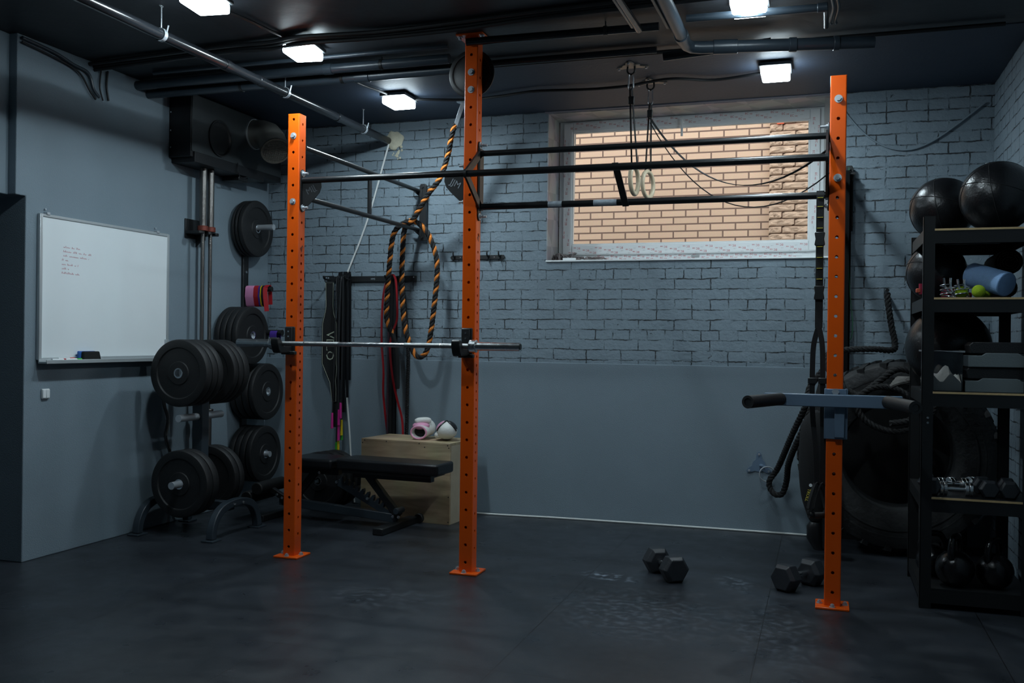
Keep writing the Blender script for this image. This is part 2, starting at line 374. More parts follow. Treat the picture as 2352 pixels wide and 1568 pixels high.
        if sub:
            q = o.modifiers.new('sub', 'SUBSURF'); q.levels = sub; q.render_levels = sub
        return o

_tx = {}
def text_mesh(t):
    if t in _tx: return _tx[t]
    cu = bpy.data.curves.new('lettering', 'FONT'); cu.body = t; cu.size = 1; cu.extrude = .5; cu.resolution_u = 2; cu.align_x = 'CENTER'; cu.align_y = 'CENTER'
    ob = bpy.data.objects.new('lettering', cu); COL.objects.link(ob)
    dg = bpy.context.evaluated_depsgraph_get(); me = bpy.data.meshes.new_from_object(ob.evaluated_get(dg))
    r = ([v.co.copy() for v in me.vertices], [tuple(p.vertices) for p in me.polygons])
    bpy.data.objects.remove(ob); bpy.data.curves.remove(cu); bpy.data.meshes.remove(me)
    _tx[t] = r; return r

def thing(name, label, cat, loc, group=None):
    o = bpy.data.objects.new(name, None); COL.objects.link(o); o.location = loc; o['_o'] = tuple(loc); o.empty_display_size = .1
    return tag(o, label, cat, group)
def tag(o, label, cat, group=None, kind=None):
    o['label'] = label; o['category'] = cat
    if group: o['group'] = group
    if kind: o['kind'] = kind
    return o
def struct(o, label=None):
    o['kind'] = 'structure'
    if label: o['label'] = label
    return o
def copy_tree(o, loc=None, rot=None, parent=None):
    c = o.copy(); COL.objects.link(c)
    if parent is not None: c.parent = parent
    if loc is not None: c.location = loc; c['_o'] = tuple(loc)
    if rot is not None: c.rotation_euler = rot
    for ch in list(o.children): copy_tree(ch, parent=c)
    return c
def spline(pts, n=8, closed=False):
    """Catmull-Rom through pts"""
    pts = [V(p) for p in pts]; out = []; N = len(pts)
    for i in range(N if closed else N-1):
        g = (lambda k: pts[k % N]) if closed else (lambda k: pts[min(max(k, 0), N-1)])
        p0, p1, p2, p3 = g(i-1), g(i), g(i+1), g(i+2)
        for k in range(n):
            t = k/n
            out.append(.5*((2*p1)+(p2-p0)*t+(2*p0-5*p1+4*p2-p3)*t*t+(3*p1-p0-3*p2+p3)*t**3))
    if not closed: out.append(pts[-1])
    return out
def resample(pts, step):
    out = [pts[0]]; acc = 0
    for a, b in zip(pts, pts[1:]):
        L = (b-a).length; d = step-acc
        while d <= L and L > 0:
            out.append(a+(b-a)*(d/L)); d += step
        acc = L-(d-step)
    out.append(pts[-1]); return out
def twisted(mb, pts, r, pitch, mis=(0, 0, 1), step=.012, seg=7):
    """three-strand laid rope"""
    pts = resample(spline(pts, 12), step); n = len(pts); ds = []
    for i in range(n):
        d = pts[min(i+1, n-1)]-pts[max(i-1, 0)]; ds.append(d.normalized())
    u, w = frame_axes(ds[0]); fr = []
    for i in range(n):
        u = (u-ds[i]*ds[i].dot(u)).normalized(); fr.append((u.copy(), ds[i].cross(u)))
    for k, mi in enumerate(mis):
        sp = []
        for i in range(n):
            a = 2*PI*(i*step/pitch+k/len(mis)); sp.append(pts[i]+(fr[i][0]*math.cos(a)+fr[i][1]*math.sin(a))*r*.52)
        mb.path(sp, r*.56, seg=seg, mi=mi)
    return mb
def rotz(a): return Matrix.Rotation(a, 3, 'Z')

# ------------------------------------------------------------------ room constants
XL, YW, XR, ZC = -4.45, 6.98, 1.056, 3.08
YB = -2.6           # wall behind the camera

# ================================================================== SETTING
f = MB().box((-6.2, YB, -.1), (XR+.2, YW+.25, 0)).build('floor', M_floor, smooth=0, origin=(0, 0, 0)); struct(f)
c = MB().box((-6.2, YB, ZC), (XR+.2, 5.72, ZC+.15)).build('ceiling', M_ceil, smooth=0, origin=(0, 0, 0)); struct(c)
b_ = MB().box((-4.6, 5.72, ZC-.004), (XR+.2, YW+.4, ZC+.15)).build('ceiling_bay', M_ceil2, c, smooth=0)

# back wall with the window opening
WX0, WX1, WZ0, WZ1 = -2.012, .03, 1.945, 3.066
wb = MB()
for lo, hi in (((XL-.3, YW, 1.172), (WX0, YW+.42, ZC)), ((WX1, YW, 1.172), (XR+.25, YW+.42, ZC)), ((WX0, YW, 1.172), (WX1, YW+.42, WZ0)), ((WX0, YW, WZ1), (WX1, YW+.42, ZC))):
    wb.box(lo, hi)
wall_back = struct(wb.build('wall_back', M_brickB, smooth=0, origin=(0, 0, 0)))
wp = MB().box((XL-.3, YW-.012, 0), (XR+.25, YW+.42, 1.172)).build('plaster_dado', M_plaster, wall_back, smooth=0, bevel=.003)

# left wall: plastered, opening towards the camera side
wl = MB()
wl.prism([(4.42, 0), (YW+.3, 0), (YW+.3, ZC), (4.345, ZC), (4.345, 2.147), (4.42, 2.147)], (-4.85, 0, 0), (0, 1, 0), (0, 0, 1), XL+4.85)
wl.box((-4.85, 3.1, 2.147), (XL-.055, 4.345, ZC)).box((-4.85, YB, 0), (XL-.055, 3.1, ZC))
struct(wl.build('wall_left', M_plaster, smooth=0, bevel=.006, origin=(0, 0, 0)))
wc = MB().box((-6.2, 3.0, 0), (-4.85, 3.1, ZC)).box((-6.2, 4.42, 0), (-4.85, 4.52, ZC)).box((-6.3, 3.0, 0), (-6.2, 4.52, ZC))
struct(wc.build('wall_corridor', M_plaster, smooth=0, origin=(0, 0, 0)))
struct(MB().box((XR, YB, 0), (XR+.25, YW+.42, ZC)).build('wall_right', M_brickR, smooth=0, origin=(0, 0, 0)))
struct(MB().box((-6.2, YB-.2, 0), (XR+.25, YB, ZC)).build('wall_front', M_plaster, smooth=0, origin=(0, 0, 0)))

# ---- outside: yellow facing-brick house wall with a rough brick pier
ow = MB().box((-7, 8.9, -1), (5, 9.15, 5.2)).build('wall_exterior', M_outer, smooth=0, origin=(.013, 0, .012)); struct(ow)
pier = MB()
for r in range(76):
    z = -.5+r*.0655+.012
    x = -.479-.002
    ws = (.108, .217, .217) if r % 2 else (.217, .217, .108)
    for w in ws:
        vs = []; fs = []; nx, nz = 9, 5
        ph = random.random()*6
        for j in range(nz+1):
            for i in range(nx+1):
                e = 0 if i in (0, nx) or j in (0, nz) else 1
                vs.append((x+w*i/nx, 8.858-e*(.006+random.random()*.014+.010*math.sin(i*1.1+ph)*math.sin(j*.9+ph)), z+.057*j/nz))
        for j in range(nz):
            for i in range(nx): a = j*(nx+1)+i; fs.append((a, a+1, a+nx+2, a+nx+1))
        pier.add(vs, fs); pier.box((x, 8.858, z), (x+w, 8.9, z+.057)); x += w+.009
pier.build('rough_brick_pier', mat('split_face_brick', (.50, .385, .30), .9, bump=.3, bscale=60, var=.3, vscale=14), ow, smooth=0)
MB().box((-.479, 8.866, -.5), (.10, 8.9, 4.5)).build('pier_joint', mat('brown_mortar', (.20, .13, .10), .9, bump=.2), ow, smooth=0)
og = MB().box((-7, YW+.42, -1.2), (5, 9.2, -1)).build('floor_exterior', mat('outside_ground', (.35, .32, .28), .9, bump=.3, var=.2), smooth=0); struct(og)
MB().box((-.42, 8.815, 3.30), (-.36, 8.85, 3.325)).box((-.33, 8.815, 3.315), (-.24, 8.85, 3.335)).build('warm_cloth_scrap', M_coral, ow, smooth=0)

# ---- window: uPVC frame in printed film
win = bpy.data.objects.new('window_1', None); COL.objects.link(win); win.location = (-1.0, YW, WZ0); win['_o'] = (-1.0, YW, WZ0); struct(win, 'wide white plastic window in printed protective film, brick wall outside')
YF = 7.28
def ring(mb, x0, x1, z0, z1, w, ya, yb, mi=0):
    mb.box((x0, ya, z0), (x0+w, yb, z1), mi).box((x1-w, ya, z0), (x1, yb, z1), mi).box((x0+w, ya, z0), (x1-w, yb, z0+w), mi).box((x0+w, ya, z1-w), (x1-w, yb, z1), mi)
    return mb
FX0, FX1, FZ0, FZ1 = -2.0, -.012, 1.968, 3.066
ring(MB(), FX0, FX1, FZ0, FZ1, .055, YF, YF+.09).build('window_frame', M_white, win, smooth=0, bevel=.004)
SX0, SX1, SZ0, SZ1 = -1.965, -.04, 2.018, 3.048
ring(MB(), SX0, SX1, SZ0, SZ1, .072, YF-.022, YF+.06).build('sash', M_white, win, smooth=0, bevel=.008, seg=3)
ring(MB(), SX0+.07, SX1-.07, SZ0+.07, SZ1-.07, .012, YF-.012, YF+.02).build('glazing_bead', M_white, win, smooth=0, bevel=.003)
MB().box((SX0+.08, YF+.012, SZ0+.08), (SX1-.08, YF+.018, SZ1-.08)).build('glass_pane', M_glass, win, smooth=0)
rv = MB()
rv.box((WX0-.002, YW-.004, WZ0), (WX0+.006, YF+.0, WZ1)).box((WX1-.006, YW-.004, WZ0), (WX1+.002, YF, WZ1)).box((WX0, YW-.004, WZ1-.006), (WX1, YF, WZ1+.002))
rv.build('reveal_film', M_film, win, smooth=0)
MB().box((FX1, YW+.05, WZ0), (WX1-.006, YF+.05, WZ1)).build('reveal_batten', mat('dusty_board', (.30, .29, .28), .8, bump=.2, var=.2), win, smooth=0, bevel=.004)
MB().box((WX0-.006, YW-.014, WZ0-.010), (WX1+.012, YF+.02, WZ0+.004)).build('sill_board', M_white, win, smooth=0, bevel=.004)
hd = MB().box((-1.058, YF-.05, 3.000), (-1.018, YF-.022, 3.030)).cyl((-1.038, YF-.06, 3.012), (-1.038, YF-.022, 3.012), .011).path([(-1.038, YF-.058, 3.012), (-1.034, YF-.066, 2.95), (-1.034, YF-.064, 2.89)], .009, 8)
hd.build('window_handle', M_white, win, bevel=.002)
for i, x in enumerate((-.93, -.19)):
    MB().box((x-.03, YF-.006, 1.982), (x+.03, YF, 2.000)).build('drain_cover', mat('grey_plastic', (.35, .36, .36), .5, bump=.02) if i == 0 else M_white, win, smooth=0, bevel=.002)
pr = MB(); gp = MB()
def logos(p0, p1, up, y, rows, flip=False, dens=.092):
    p0, p1, up = V(p0), V(p1), V(up); d = (p1-p0); L = d.length; d.normalize(); n = int(L/dens)
    for i in range(n):
        for r in range(rows):
            if (i+r) % 2 and rows > 2: continue
            o = p0+d*(dens*(i+.5+.35*r-.2*(r == 2)))+up*(.018*(r-(rows-1)/2)); o.y = y
            u, v = (d, up) if not flip else (-d, -up)
            if (o-p0).dot(d) > L-.05: continue
            pr.text('EC', .021, o-u*.012, u, v, .0006); pr.text('KBE', .0115, o+u*.018+v*(-.004), u, v, .0006)
            gp.text('profile', .007, o+u*.055+v*.006, u, v, .0006)
R_, U_ = V((1, 0, 0)), V((0, 0, 1))
logos((-1.93, 0, 3.022), (-.07, 0, 3.022), U_, YF-.0229, 3, False)
logos((-1.93, 0, 2.046), (-.07, 0, 2.046), U_, YF-.0229, 3, True, .085)
logos((-1.75, 0, 1.990), (-.10, 0, 1.990), U_, YF-.0009, 2, False, .105)
logos((-1.937, 0, 2.05), (-1.937, 0, 3.02), (-1, 0, 0), YF-.0229, 3, False, .12)
logos((-.068, 0, 3.02), (-.068, 0, 2.05), (1, 0, 0), YF-.0229, 3, False, .12)
pr.build('film_lettering', M_redprint, win, smooth=0); gp.build('film_small_print', M_greyprint, win, smooth=0)

# crumpled film and chain left lying on the sill
cf = MB(); random.seed(3)
for k in range(26):
    x = -1.98+random.random()**1.3*.36; y = 7.06+random.random()*.12
    pts = [(x+random.uniform(-.05, .05), y+random.uniform(-.04, .04), WZ0+.008+random.random()*(.055 if x < -1.8 else .03)) for _ in range(5)]
    cf.path(spline(pts, 4), .006, 5)
tag(cf.build('crumpled_film', M_sill), 'heap of crumpled dark film on the left end of the window sill', 'film')
tag(MB().box((-1.90, 7.03, WZ0+.005), (-1.80, 7.05, WZ0+.026)).build('offcut_strip', M_white, bevel=.002), 'short white plastic offcut lying under the crumpled film on the sill', 'offcut')
# trim at the top of the window and dado
struct(MB().box((WX0-.02, YW-.03, WZ1), (WX1+.04, YW+.0, ZC-.004)).build('trim_1', mat('lilac_grey_trim', (.20, .20, .25), .5, bump=.05), smooth=0, bevel=.004))

# ================================================================== CEILING LIGHTS
M_lamp = mat('lamp_diffuser', (.9, .95, 1), .5, emit=((.76, .92, 1.0), 1.0))
LAMP_E = 26.0
M_lamp.node_tree.nodes['Principled BSDF'].inputs['Emission Strength'].default_value = LAMP_E
M_lampbox = mat('lamp_housing', (.05, .055, .06), .4, bump=.03)
lamp0 = thing('ceiling_light', 'x', 'ceiling light', (0, 0, 0))
MB().box((-.098, -.118, .052), (.098, .118, .074)).box((-.02, .10, .06), (.02, .15, .08)).build('housing', M_lampbox, lamp0, bevel=.005)
MB().box((-.085, -.105, .0), (.085, .105, .052)).build('diffuser', M_lamp, lamp0, bevel=.012, seg=3)
M_emitter = mat('added_emitter', (.9, .95, 1), .5, emit=((.76, .92, 1.0), 1.0)); M_emitter.node_tree.nodes['Principled BSDF'].inputs['Emission Strength'].default_value = 840.0
MB().box((-.030, -.032, -.003), (.030, .032, .0)).build('added_emitter', M_emitter, lamp0, smooth=0)  # extra emitter added below the diffuser to sharpen cast shadows
LG = 'square LED ceiling lights'
spots = [(-2.99, 4.09, 'white glowing square ceiling light nearest the camera along the long drain pipe'),
         (-2.94, 4.96, 'white glowing square ceiling light under the black cable bundle'),
         (-2.895, 6.2, 'white glowing square ceiling light above the foam-filled wall hole'),
         (-.375, 4.89, 'white glowing square ceiling light right of the elbowed drain pipe'),
         (-.305, 6.16, 'white glowing square ceiling light over the window, beside the ring anchors'),
         (-.40, 3.45, 'square ceiling light over the middle of the room, out of view')]
for i, (x, y, lb) in enumerate(spots):
    o = lamp0 if i == 0 else copy_tree(lamp0)
    o.location = (x, y, 2.992); o.rotation_euler = (0, 0, .12 if i < 2 else 0); o['label'] = lb; o['group'] = LG

# ================================================================== RIG
PX = {'A': -3.082, 'B': -1.932, 'C': .057}; PY = 5.14; HW = .04
HOLE0 = {'A': .0655, 'B': .066, 'C': .081}
def post_mesh(cx, H, dense=None, skip=(), h0=.08):
    mb = MB(); w = HW; t = .005; seg = 16; r = .0085
    for face in range(4):
        n = [(0, -1), (1, 0), (0, 1), (-1, 0)][face]; nv = V((n[0], n[1], 0)); u = V((-n[1], n[0], 0)); o = V((cx, PY, 0))+nv*w
        zs = []; z = h0
        while z < H-.03:
            if not (face == 0 and any(abs(z-q) < .02 for q in skip)): zs.append(z)
            z += .1
        if face in (1, 3):
            off = -.025
            zs = [q+off for q in zs if q+off > .05]
            if dense: zs = sorted(zs+[q+.05 for q in zs if dense[0] < q+.05 < dense[1]])
        cuts = [0]; cells = []
        for i, q in enumerate(zs):
            nxt = zs[i+1] if i+1 < len(zs) else H; top = (q+nxt)/2 if i+1 < len(zs) else H
            cells.append((cuts[-1], q, top)); cuts.append(top)
        for z0, q, z1 in cells:
            e = w-.006
            h = .02
            ang = [2*PI*k/seg for k in range(seg)]
            sq = []
            for a in ang:
                cx_, cz_ = math.cos(a), math.sin(a); m_ = max(abs(cx_), abs(cz_)); sq.append((cx_/m_*h, cz_/m_*h))
            vs = [o+u*(math.cos(a)*r)+V((0, 0, q+math.sin(a)*r)) for a in ang]
            vs += [o+u*x+V((0, 0, q+y)) for x, y in sq]
            vs += [o-nv*t+u*(math.cos(a)*r)+V((0, 0, q+math.sin(a)*r)) for a in ang]
            fs = [(k, (k+1) % seg, seg+(k+1) % seg, seg+k) for k in range(seg)]+[(2*seg+k, 2*seg+(k+1) % seg, (k+1) % seg, k) for k in range(seg)]
            mb.add(vs, fs)
            def quad(x0, x1, a0, a1):
                if a1-a0 > 1e-5: mb.add([o+u*x0+V((0, 0, a0)), o+u*x1+V((0, 0, a0)), o+u*x1+V((0, 0, a1)), o+u*x0+V((0, 0, a1))], [(0, 1, 2, 3)])
            quad(-e, e, z0, q-h); quad(-e, e, q+h, z1); quad(-e, -h, q-h, q+h); quad(h, e, q-h, q+h)
        # rounded corner strip to the next face
        n2 = [(0, -1), (1, 0), (0, 1), (-1, 0)][(face+1) % 4]; nv2 = V((n2[0], n2[1], 0))
        cc = V((cx, PY, 0))+(nv+nv2)*(w-.006)
        arc = [cc+nv*(.006*math.cos(k*PI/8))+nv2*(.006*math.sin(k*PI/8)) for k in range(5)]
        vs = arc+[p+V((0, 0, H)) for p in arc]
        mb.add(vs, [(k, k+1, 5+k+1, 5+k) for k in range(4)])
    # inside walls of the tube and the welded cap
    i_ = w-t
    for a, b in (((-i_, -i_), (i_, -i_)), ((i_, -i_), (i_, i_)), ((i_, i_), (-i_, i_)), ((-i_, i_), (-i_, -i_))): pass
    mb.box((cx-w+.001, PY-w+.001, H-.003), (cx+w-.001, PY+w-.001, H))
    return mb
rig = thing('pull_up_rig', 'orange and black pull-up rig of three tall perforated posts with bars to the back wall', 'pull-up rig', (-1.5, PY, 0))
def bolt(mb, p, d, r=.016, stud=0):
    p, d = V(p), V(d); mb.cyl(p, p+d*.003, r*1.15, seg=20); mb.cyl(p+d*.003, p+d*.013, r*.72, seg=6)
    if stud: mb.cyl(p+d*.012, p+d*(.012+stud), r*.42, seg=10)
    return mb
posts = {}
for k, H in (('A', 2.70), ('B', 3.07), ('C', 2.70)):
    x = PX[k]
    fb = {'A': (2.5655, 2.1655), 'B': (2.866, 2.766), 'C': (2.581, 2.181)}[k]
    p = post_mesh(x, H, dense=(.62, 1.80) if k != 'C' else None, skip=fb, h0=HOLE0[k]).build('post', M_orange, rig, smooth=0, clean=False)
    p['_o'] = rig['_o']; posts[k] = p
    bp = MB().box((x-.082, PY-.082, 0), (x+.082, PY+.082, .012))
    for q in range(4):      # weld bead round the foot
        pass
    bp.build('base_plate', M_orange, p, bevel=.003)
    if k == 'B':
        MB().box((x-.082, PY-.082, ZC-.012), (x+.082, PY+.082, ZC-.001)).build('top_plate', M_orange, p, bevel=.003)
    for sx, sy in ((-1, 0), (1, 0), (0, -1), (0, 1)):
        a = V((x+sx*.062, PY+sy*.062, .012))
        MB().cyl(a, a+V((0, 0, .003)), .015, seg=16).cyl(a+V((0, 0, .003)), a+V((0, 0, .013)), .0115, seg=6).cyl(a+V((0, 0, .013)), a+V((0, 0, .017)), .006, seg=10).build('anchor_bolt', M_zinc, p)
        if k == 'B' and sx:
            a = V((x+sx*.066, PY-.05, ZC-.012)); MB().cyl(a, a-V((0, 0, .004)), .016, seg=16).cyl(a-V((0, 0, .004)), a-V((0, 0, .016)), .010, seg=6).build('anchor_bolt', M_zinc, p)
    for z in fb: bolt(MB(), (x, PY-HW, z), (0, -1, 0), .0175).build('bolt', M_zinc, p)
for k, z in (('A', 1.885), ('B', 1.925)):
    st = MB().text('JJM', .030, (PX[k]+HW+.0006, PY+.004, z), (0, .75, .66), (0, -.66, .75), .0004)
    st.build('sticker', M_blacklogo, posts[k], smooth=0)
# bars --------------------------------------------------------------
BR = .0175
def bar(pts, r=BR, mats=(M_barblk,), name='pull_up_bar', mi=None):
    mb = MB()
    if mi:
        for a, b, m_ in mi: mb.cyl(a, b, r, seg=20, mi=m_)
    else: mb.path(pts, r, seg=20)
    return mb.build(name, list(mats), rig)
bar([(PX['A']+HW+.006, PY, 2.298), (PX['B']-HW-.006, PY, 2.298)], .0185)
VX0, VX1 = PX['B']+HW+.005, PX['C']-HW-.005; VY = 4.90
bar([(VX0, PY, 2.405), (VX1, PY, 2.405)], .0165)
bar([(VX0, VY, 2.25), (VX1, VY, 2.25)], .0185)
xs = [VX0, -1.475, -1.395, -1.215, -1.085, VX1]
bar(None, .0185, (M_barblk, M_chalk), mi=[((xs[i], PY, 2.10), (xs[i+1], PY, 2.10), 1 if i in (1, 3) else 0) for i in range(5)])
for xx in (PX['A']+.03, PX['C']+.003):     # pairs of bars running back to the wall
    for z in (2.507, 2.20):
        bar([(xx, PY+HW+.004, z), (xx, YW-.045, z)], .016)
    MB().box((xx-.008, 6.05, 2.216), (xx+.008, 6.09, 2.491)).build('spacer_strut', M_blk, rig, bevel=.002)
# end plates with gussets and cut-out logo
def endplate(x, sgn, z0, z1, zc, studs=True):
    """flat plate on a post side; sgn = direction it faces"""
    mb = MB(); a, b = (x, x+sgn*.006) if sgn > 0 else (x+sgn*.006, x)
    pl = []
    for k in range(9): t = PI*k/8; pl.append((math.cos(t)*.026, z1-.026+math.sin(t)*.026))
    for k in range(9): t = PI+PI*k/8; pl.append((math.cos(t)*.026, z0+.026+math.sin(t)*.026))
    mb.prism(pl, (a, PY, 0), (0, 1, 0), (0, 0, 1), .006)
    return mb
for x, sg, mir in ((PX['A']+HW, 1, True), (PX['B']-HW, -1, False)):
    pe = endplate(x, sg, 2.105, 2.365, 2.298)
    g = [(0, 0), (.125, 0), (.128, -.03), (.115, -.065), (.085, -.098), (.03, -.148), (0, -.158)]
    g = [(sg*a, b) for a, b in g]
    pe.prism(g if sg > 0 else g[::-1], (x+sg*.005, PY+.003, 2.285), (1, 0, 0), (0, 0, 1), .006)
    e = pe.build('end_plate', M_blk, rig, smooth=25)
    for z in (2.340, 2.132): bolt(MB(), (x+sg*.006, PY, z), (sg, 0, 0), .017, .022).build('bolt', M_zinc, e)
    an = -.50
    uu = V((math.cos(an), 0, math.sin(an))); vv = V((-math.sin(an), 0, math.cos(an)))
    if mir: uu = V((math.cos(an), 0, -math.sin(an))); vv = V((math.sin(an), 0, math.cos(an)))
    MB().text('JJM', .052, (x+sg*.062, PY-.0042, 2.238), uu, vv, .0008, mirror=mir).build('cut_out_logo', M_logo, e, smooth=0) if not mir else \
        MB().text('JJM', .052, (x+sg*.062, PY-.0042, 2.238), uu, vv, .0008, mirror=True).build('cut_out_logo', mat('shaded_logo', (.05, .057, .065), .6, bump=.02), e, smooth=0)  # solid letters; the shade behind the left plate is put into a darker colour
# V brackets carrying three bars
def vbracket(x, sg, nm='bar_bracket'):
    mb = endplate(x, sg, 2.02, 2.475, 0); xa = x+sg*.006; xb = xa+sg*.012
    xm = (xa+xb)/2
    for z in (2.405, 2.10):
        mb.beam((xm, PY-.012, z), (xm, VY, 2.25), .044, .012, side=(0, .5, 1))
    mb.cyl((xm-.007, VY, 2.25), (xm+.007, VY, 2.25), .026, seg=20)
    mb.box((min(xa, xb), PY-.03, 2.08), (max(xa, xb), PY+.03, 2.43))
    return mb
for x, sg in ((PX['B']+HW, 1), (PX['C']-HW, -1)):
    v = vbracket(x, sg).build('bar_bracket', M_blk, rig, smooth=25)
    for z in (2.452, 2.045): bolt(MB(), (x+sg*.006, PY, z), (sg, 0, 0), .017, .03).build('bolt', M_zinc, v)
MB().beam((-1.045, VY-.012, 2.268), (-1.035, PY-.005, 2.078), .036, .010, side=(1, 0, 0)).build('bar_spacer', M_blk, rig, bevel=.002)
for xx in (PX['A']+.03, PX['C']+.095):
    wbk = MB().prism([(-.028, 2.115), (.028, 2.115), (.028, 2.545), (.018, 2.562), (-.018, 2.562), (-.028, 2.545)], (xx+.035*(xx < -1), YW-.03, 0), (1, 0, 0), (0, 0, 1), .03)
    for z in (2.507, 2.20): wbk.prism([(-.06, 0), (.03, 0), (.03, -.075)], (xx, YW-.06, z+.012), (1, 0, 0), (0, 0, 1), .008)
    w_ = wbk.build('wall_bracket', M_blk, rig, smooth=0, bevel=.003)
    for z in (2.538, 2.14): bolt(MB(), (xx+.035*(xx < -1), YW-.06+.03-.03, z), (0, -1, 0), .013).build('bolt', M_blk, w_)
# round wall-ball target behind the middle post
tg = MB().lathe([(0, 0), (.132, 0), (.140, .005), (.140, .012), (.132, .016), (0, .016)], (PX['B']-.035, PY+HW+.012, 2.885), (0, 1, 0), 48)
tg.lathe([(.112, -.004), (.120, -.004), (.120, .001), (.112, .001)], (PX['B']-.035, PY+HW+.012, 2.885), (0, 1, 0), 48, closed=True)
tg.box((PX['B']-.03, PY+HW, 2.74), (PX['B']+.03, PY+HW+.014, 2.89))
tg.build('target_disc', M_blk, rig)

# J hooks -----------------------------------------------------------
def jhook(x, label):
    t = thing('j_hook', label, 'bar hook', (x, PY-HW, 1.25), 'hooks holding the barbell')
    y0 = PY-HW-.001
    MB().box((x-.036, y0-.012, 1.245), (x+.030, y0, 1.405)).build('back_plate', M_blk, t, bevel=.006, seg=3)
    MB().box((x-.034, y0-.017, 1.30), (x+.016, y0-.012, 1.400)).build('plastic_liner', M_rubber, t, bevel=.003)
    for z in (1.375, 1.345): MB().cyl((x-.008, y0-.017, z), (x-.008, y0-.020, z), .0055, seg=12).build('rivet', M_chrome, t)
    prof = [(0, 1.245), (0, 1.285), (-.06, 1.285), (-.105, 1.288), (-.130, 1.325), (-.150, 1.338), (-.170, 1.330), (-.172, 1.305), (-.155, 1.262), (-.14, 1.245)]
    MB().prism([(a, b) for a, b in prof], (x-.036, y0, 0), (0, 1, 0), (0, 0, 1), .05).build('hook_arm', M_blk, t, bevel=.005, seg=3)
    MB().box((x-.045, y0-.04, 1.235), (x+.012+.033, y0-.005, 1.256)).build('foot_plate', M_blk, t, bevel=.004)
    return t
jhook(PX['A'], 'black bar hook on the left orange post, holding the barbell')
jhook(PX['B'], 'black bar hook on the middle orange post, holding the barbell')
# barbell -----------------------------------------------------------
by, bz = 4.995, 1.302
bb = thing('barbell', 'short chrome barbell lying across the two bar hooks', 'barbell', (-2.48, by, bz-.03))
sh = MB(); kn = [(-3.10, -2.93, 1), (-2.93, -2.925, 0), (-2.925, -2.70, 1), (-2.70, -2.28, 0), (-2.28, -2.06, 1), (-2.06, -2.055, 0), (-2.055, -1.88, 1)]
for a, b, m_ in kn: sh.cyl((a, by, bz), (b, by, bz), .0140 if m_ else .0132, seg=20, mi=m_)
sh.build('shaft', [M_chrome, M_steel], bb)
for sg, x0, x1 in ((-1, -3.135, -3.385), (1, -1.862, -1.585)):
    s_ = MB().cyl((x0, by, bz), (x1, by, bz), .0245, seg=32).build('sleeve', M_chrome, bb)
    MB().cyl((x0+sg*.022, by, bz), (x0-sg*.018, by, bz), .036, seg=32).build('collar', M_chrome, s_, bevel=.003)
    MB().cyl((x1, by, bz), (x1+sg*.004, by, bz), .017, seg=20).build('end_cap', M_blk, s_)

# dip attachment ----------------------------------------------------
dx = PX['C']+.007
dp = thing('dip_attachment', 'blue-grey steel dip attachment with two black foam grips on the right orange post', 'dip bars', (dx, PY, .85))
sl = MB()
for lo, hi in (((dx-.053, PY-HW-.012, .858), (dx+.053, PY-HW-.002, 1.112)), ((dx-.058, PY-HW-.012, .858), (dx-.049, PY+.05, 1.112)), ((dx+.049-.004, PY-HW-.012, .858), (dx+.055, PY+.05, 1.112))): sl.box(lo, hi)
sl.box((dx-.008, PY-HW-.032, .868), (dx+.040, PY-HW-.012, 1.05)).build('post_sleeve', M_greyblue, dp, bevel=.003)
yb_ = PY-HW-.05
MB().box((-.285, yb_-.012, 1.022), (.372, yb_+.030, 1.085), M=None).build('cross_bar', M_greyblue, dp, bevel=.004)
for x, xe, ye, ze in ((-.205, -.345, 4.73, 1.054), (.305, .405, 4.74, 1.050)):
    a = V((x, yb_-.01, 1.056)); e = V((xe, ye, ze)); g = MB().cyl(a, e, .0315, seg=24, cap=False)
    g.cyl(e, a, .019, seg=24, cap=False); d_ = (e-a).normalized()
    g.lathe([(.019, 0), (.0315, 0)], e, d_, 24); g_ = g.build('foam_grip', M_rubber, dp)
    MB().cyl(a+d_*.02, e-d_*.004, .018, seg=20).build('handle_tube', M_blk, g_)
MB().cyl((dx-.004, PY-HW-.03, 1.098), (dx-.004, PY-HW-.012, 1.098), .018, seg=6).build('locking_bolt', M_zinc, dp)

# ================================================================== ROPE, RINGS, STRAPS
cr = thing('climbing_rope', 'thick black climbing rope with one orange strand, looped over the rear bar', 'climbing rope', (-3.0, 6.6, 1.19))
pts = [(-2.60, 6.55, 2.93), (-2.635, 6.56, 2.84), (-2.675, 6.60, 2.72), (-2.745, 6.62, 2.55), (-2.85, 6.65, 2.44), (-2.965, 6.68, 2.285), (-3.015, 6.70, 2.235), (-3.055, 6.74, 2.228), (-3.085, 6.73, 2.17), (-3.090, 6.72, 2.05),
       (-3.105, 6.74, 1.80), (-3.085, 6.75, 1.47), (-3.020, 6.75, 1.265), (-2.95, 6.75, 1.20), (-2.88, 6.75, 1.29), (-2.828, 6.75, 1.67), (-2.818, 6.75, 1.93), (-2.88, 6.75, 2.12), (-2.95, 6.73, 2.215), (-3.02, 6.72, 2.245), (-3.09, 6.69, 2.215), (-3.165, 6.70, 2.13),
       (-3.205, 6.72, 1.87), (-3.235, 6.75, 1.60), (-3.235, 6.76, 1.48), (-3.19, 6.76, 1.375)]
twisted(MB(), pts, .0205, .10).build('rope', [M_ropeblk, M_ropeor], cr)
MB().path(spline([(-3.192, 6.76, 1.385), (-3.165, 6.76, 1.30), (-3.15, 6.77, 1.15), (-3.155, 6.79, .95)], 6), [.019]*18+[.016], 10).build('rope_end_sleeve', M_rubber, cr)
MB().beam((-2.52, 6.50, 3.07), (-2.605, 6.55, 2.90), .030, .012, side=(1, 0, .5)).cyl((-2.52, 6.50, ZC-.012), (-2.52, 6.50, ZC-.001), .05, seg=20).build('ferrule', M_zinc, cr, bevel=.002)

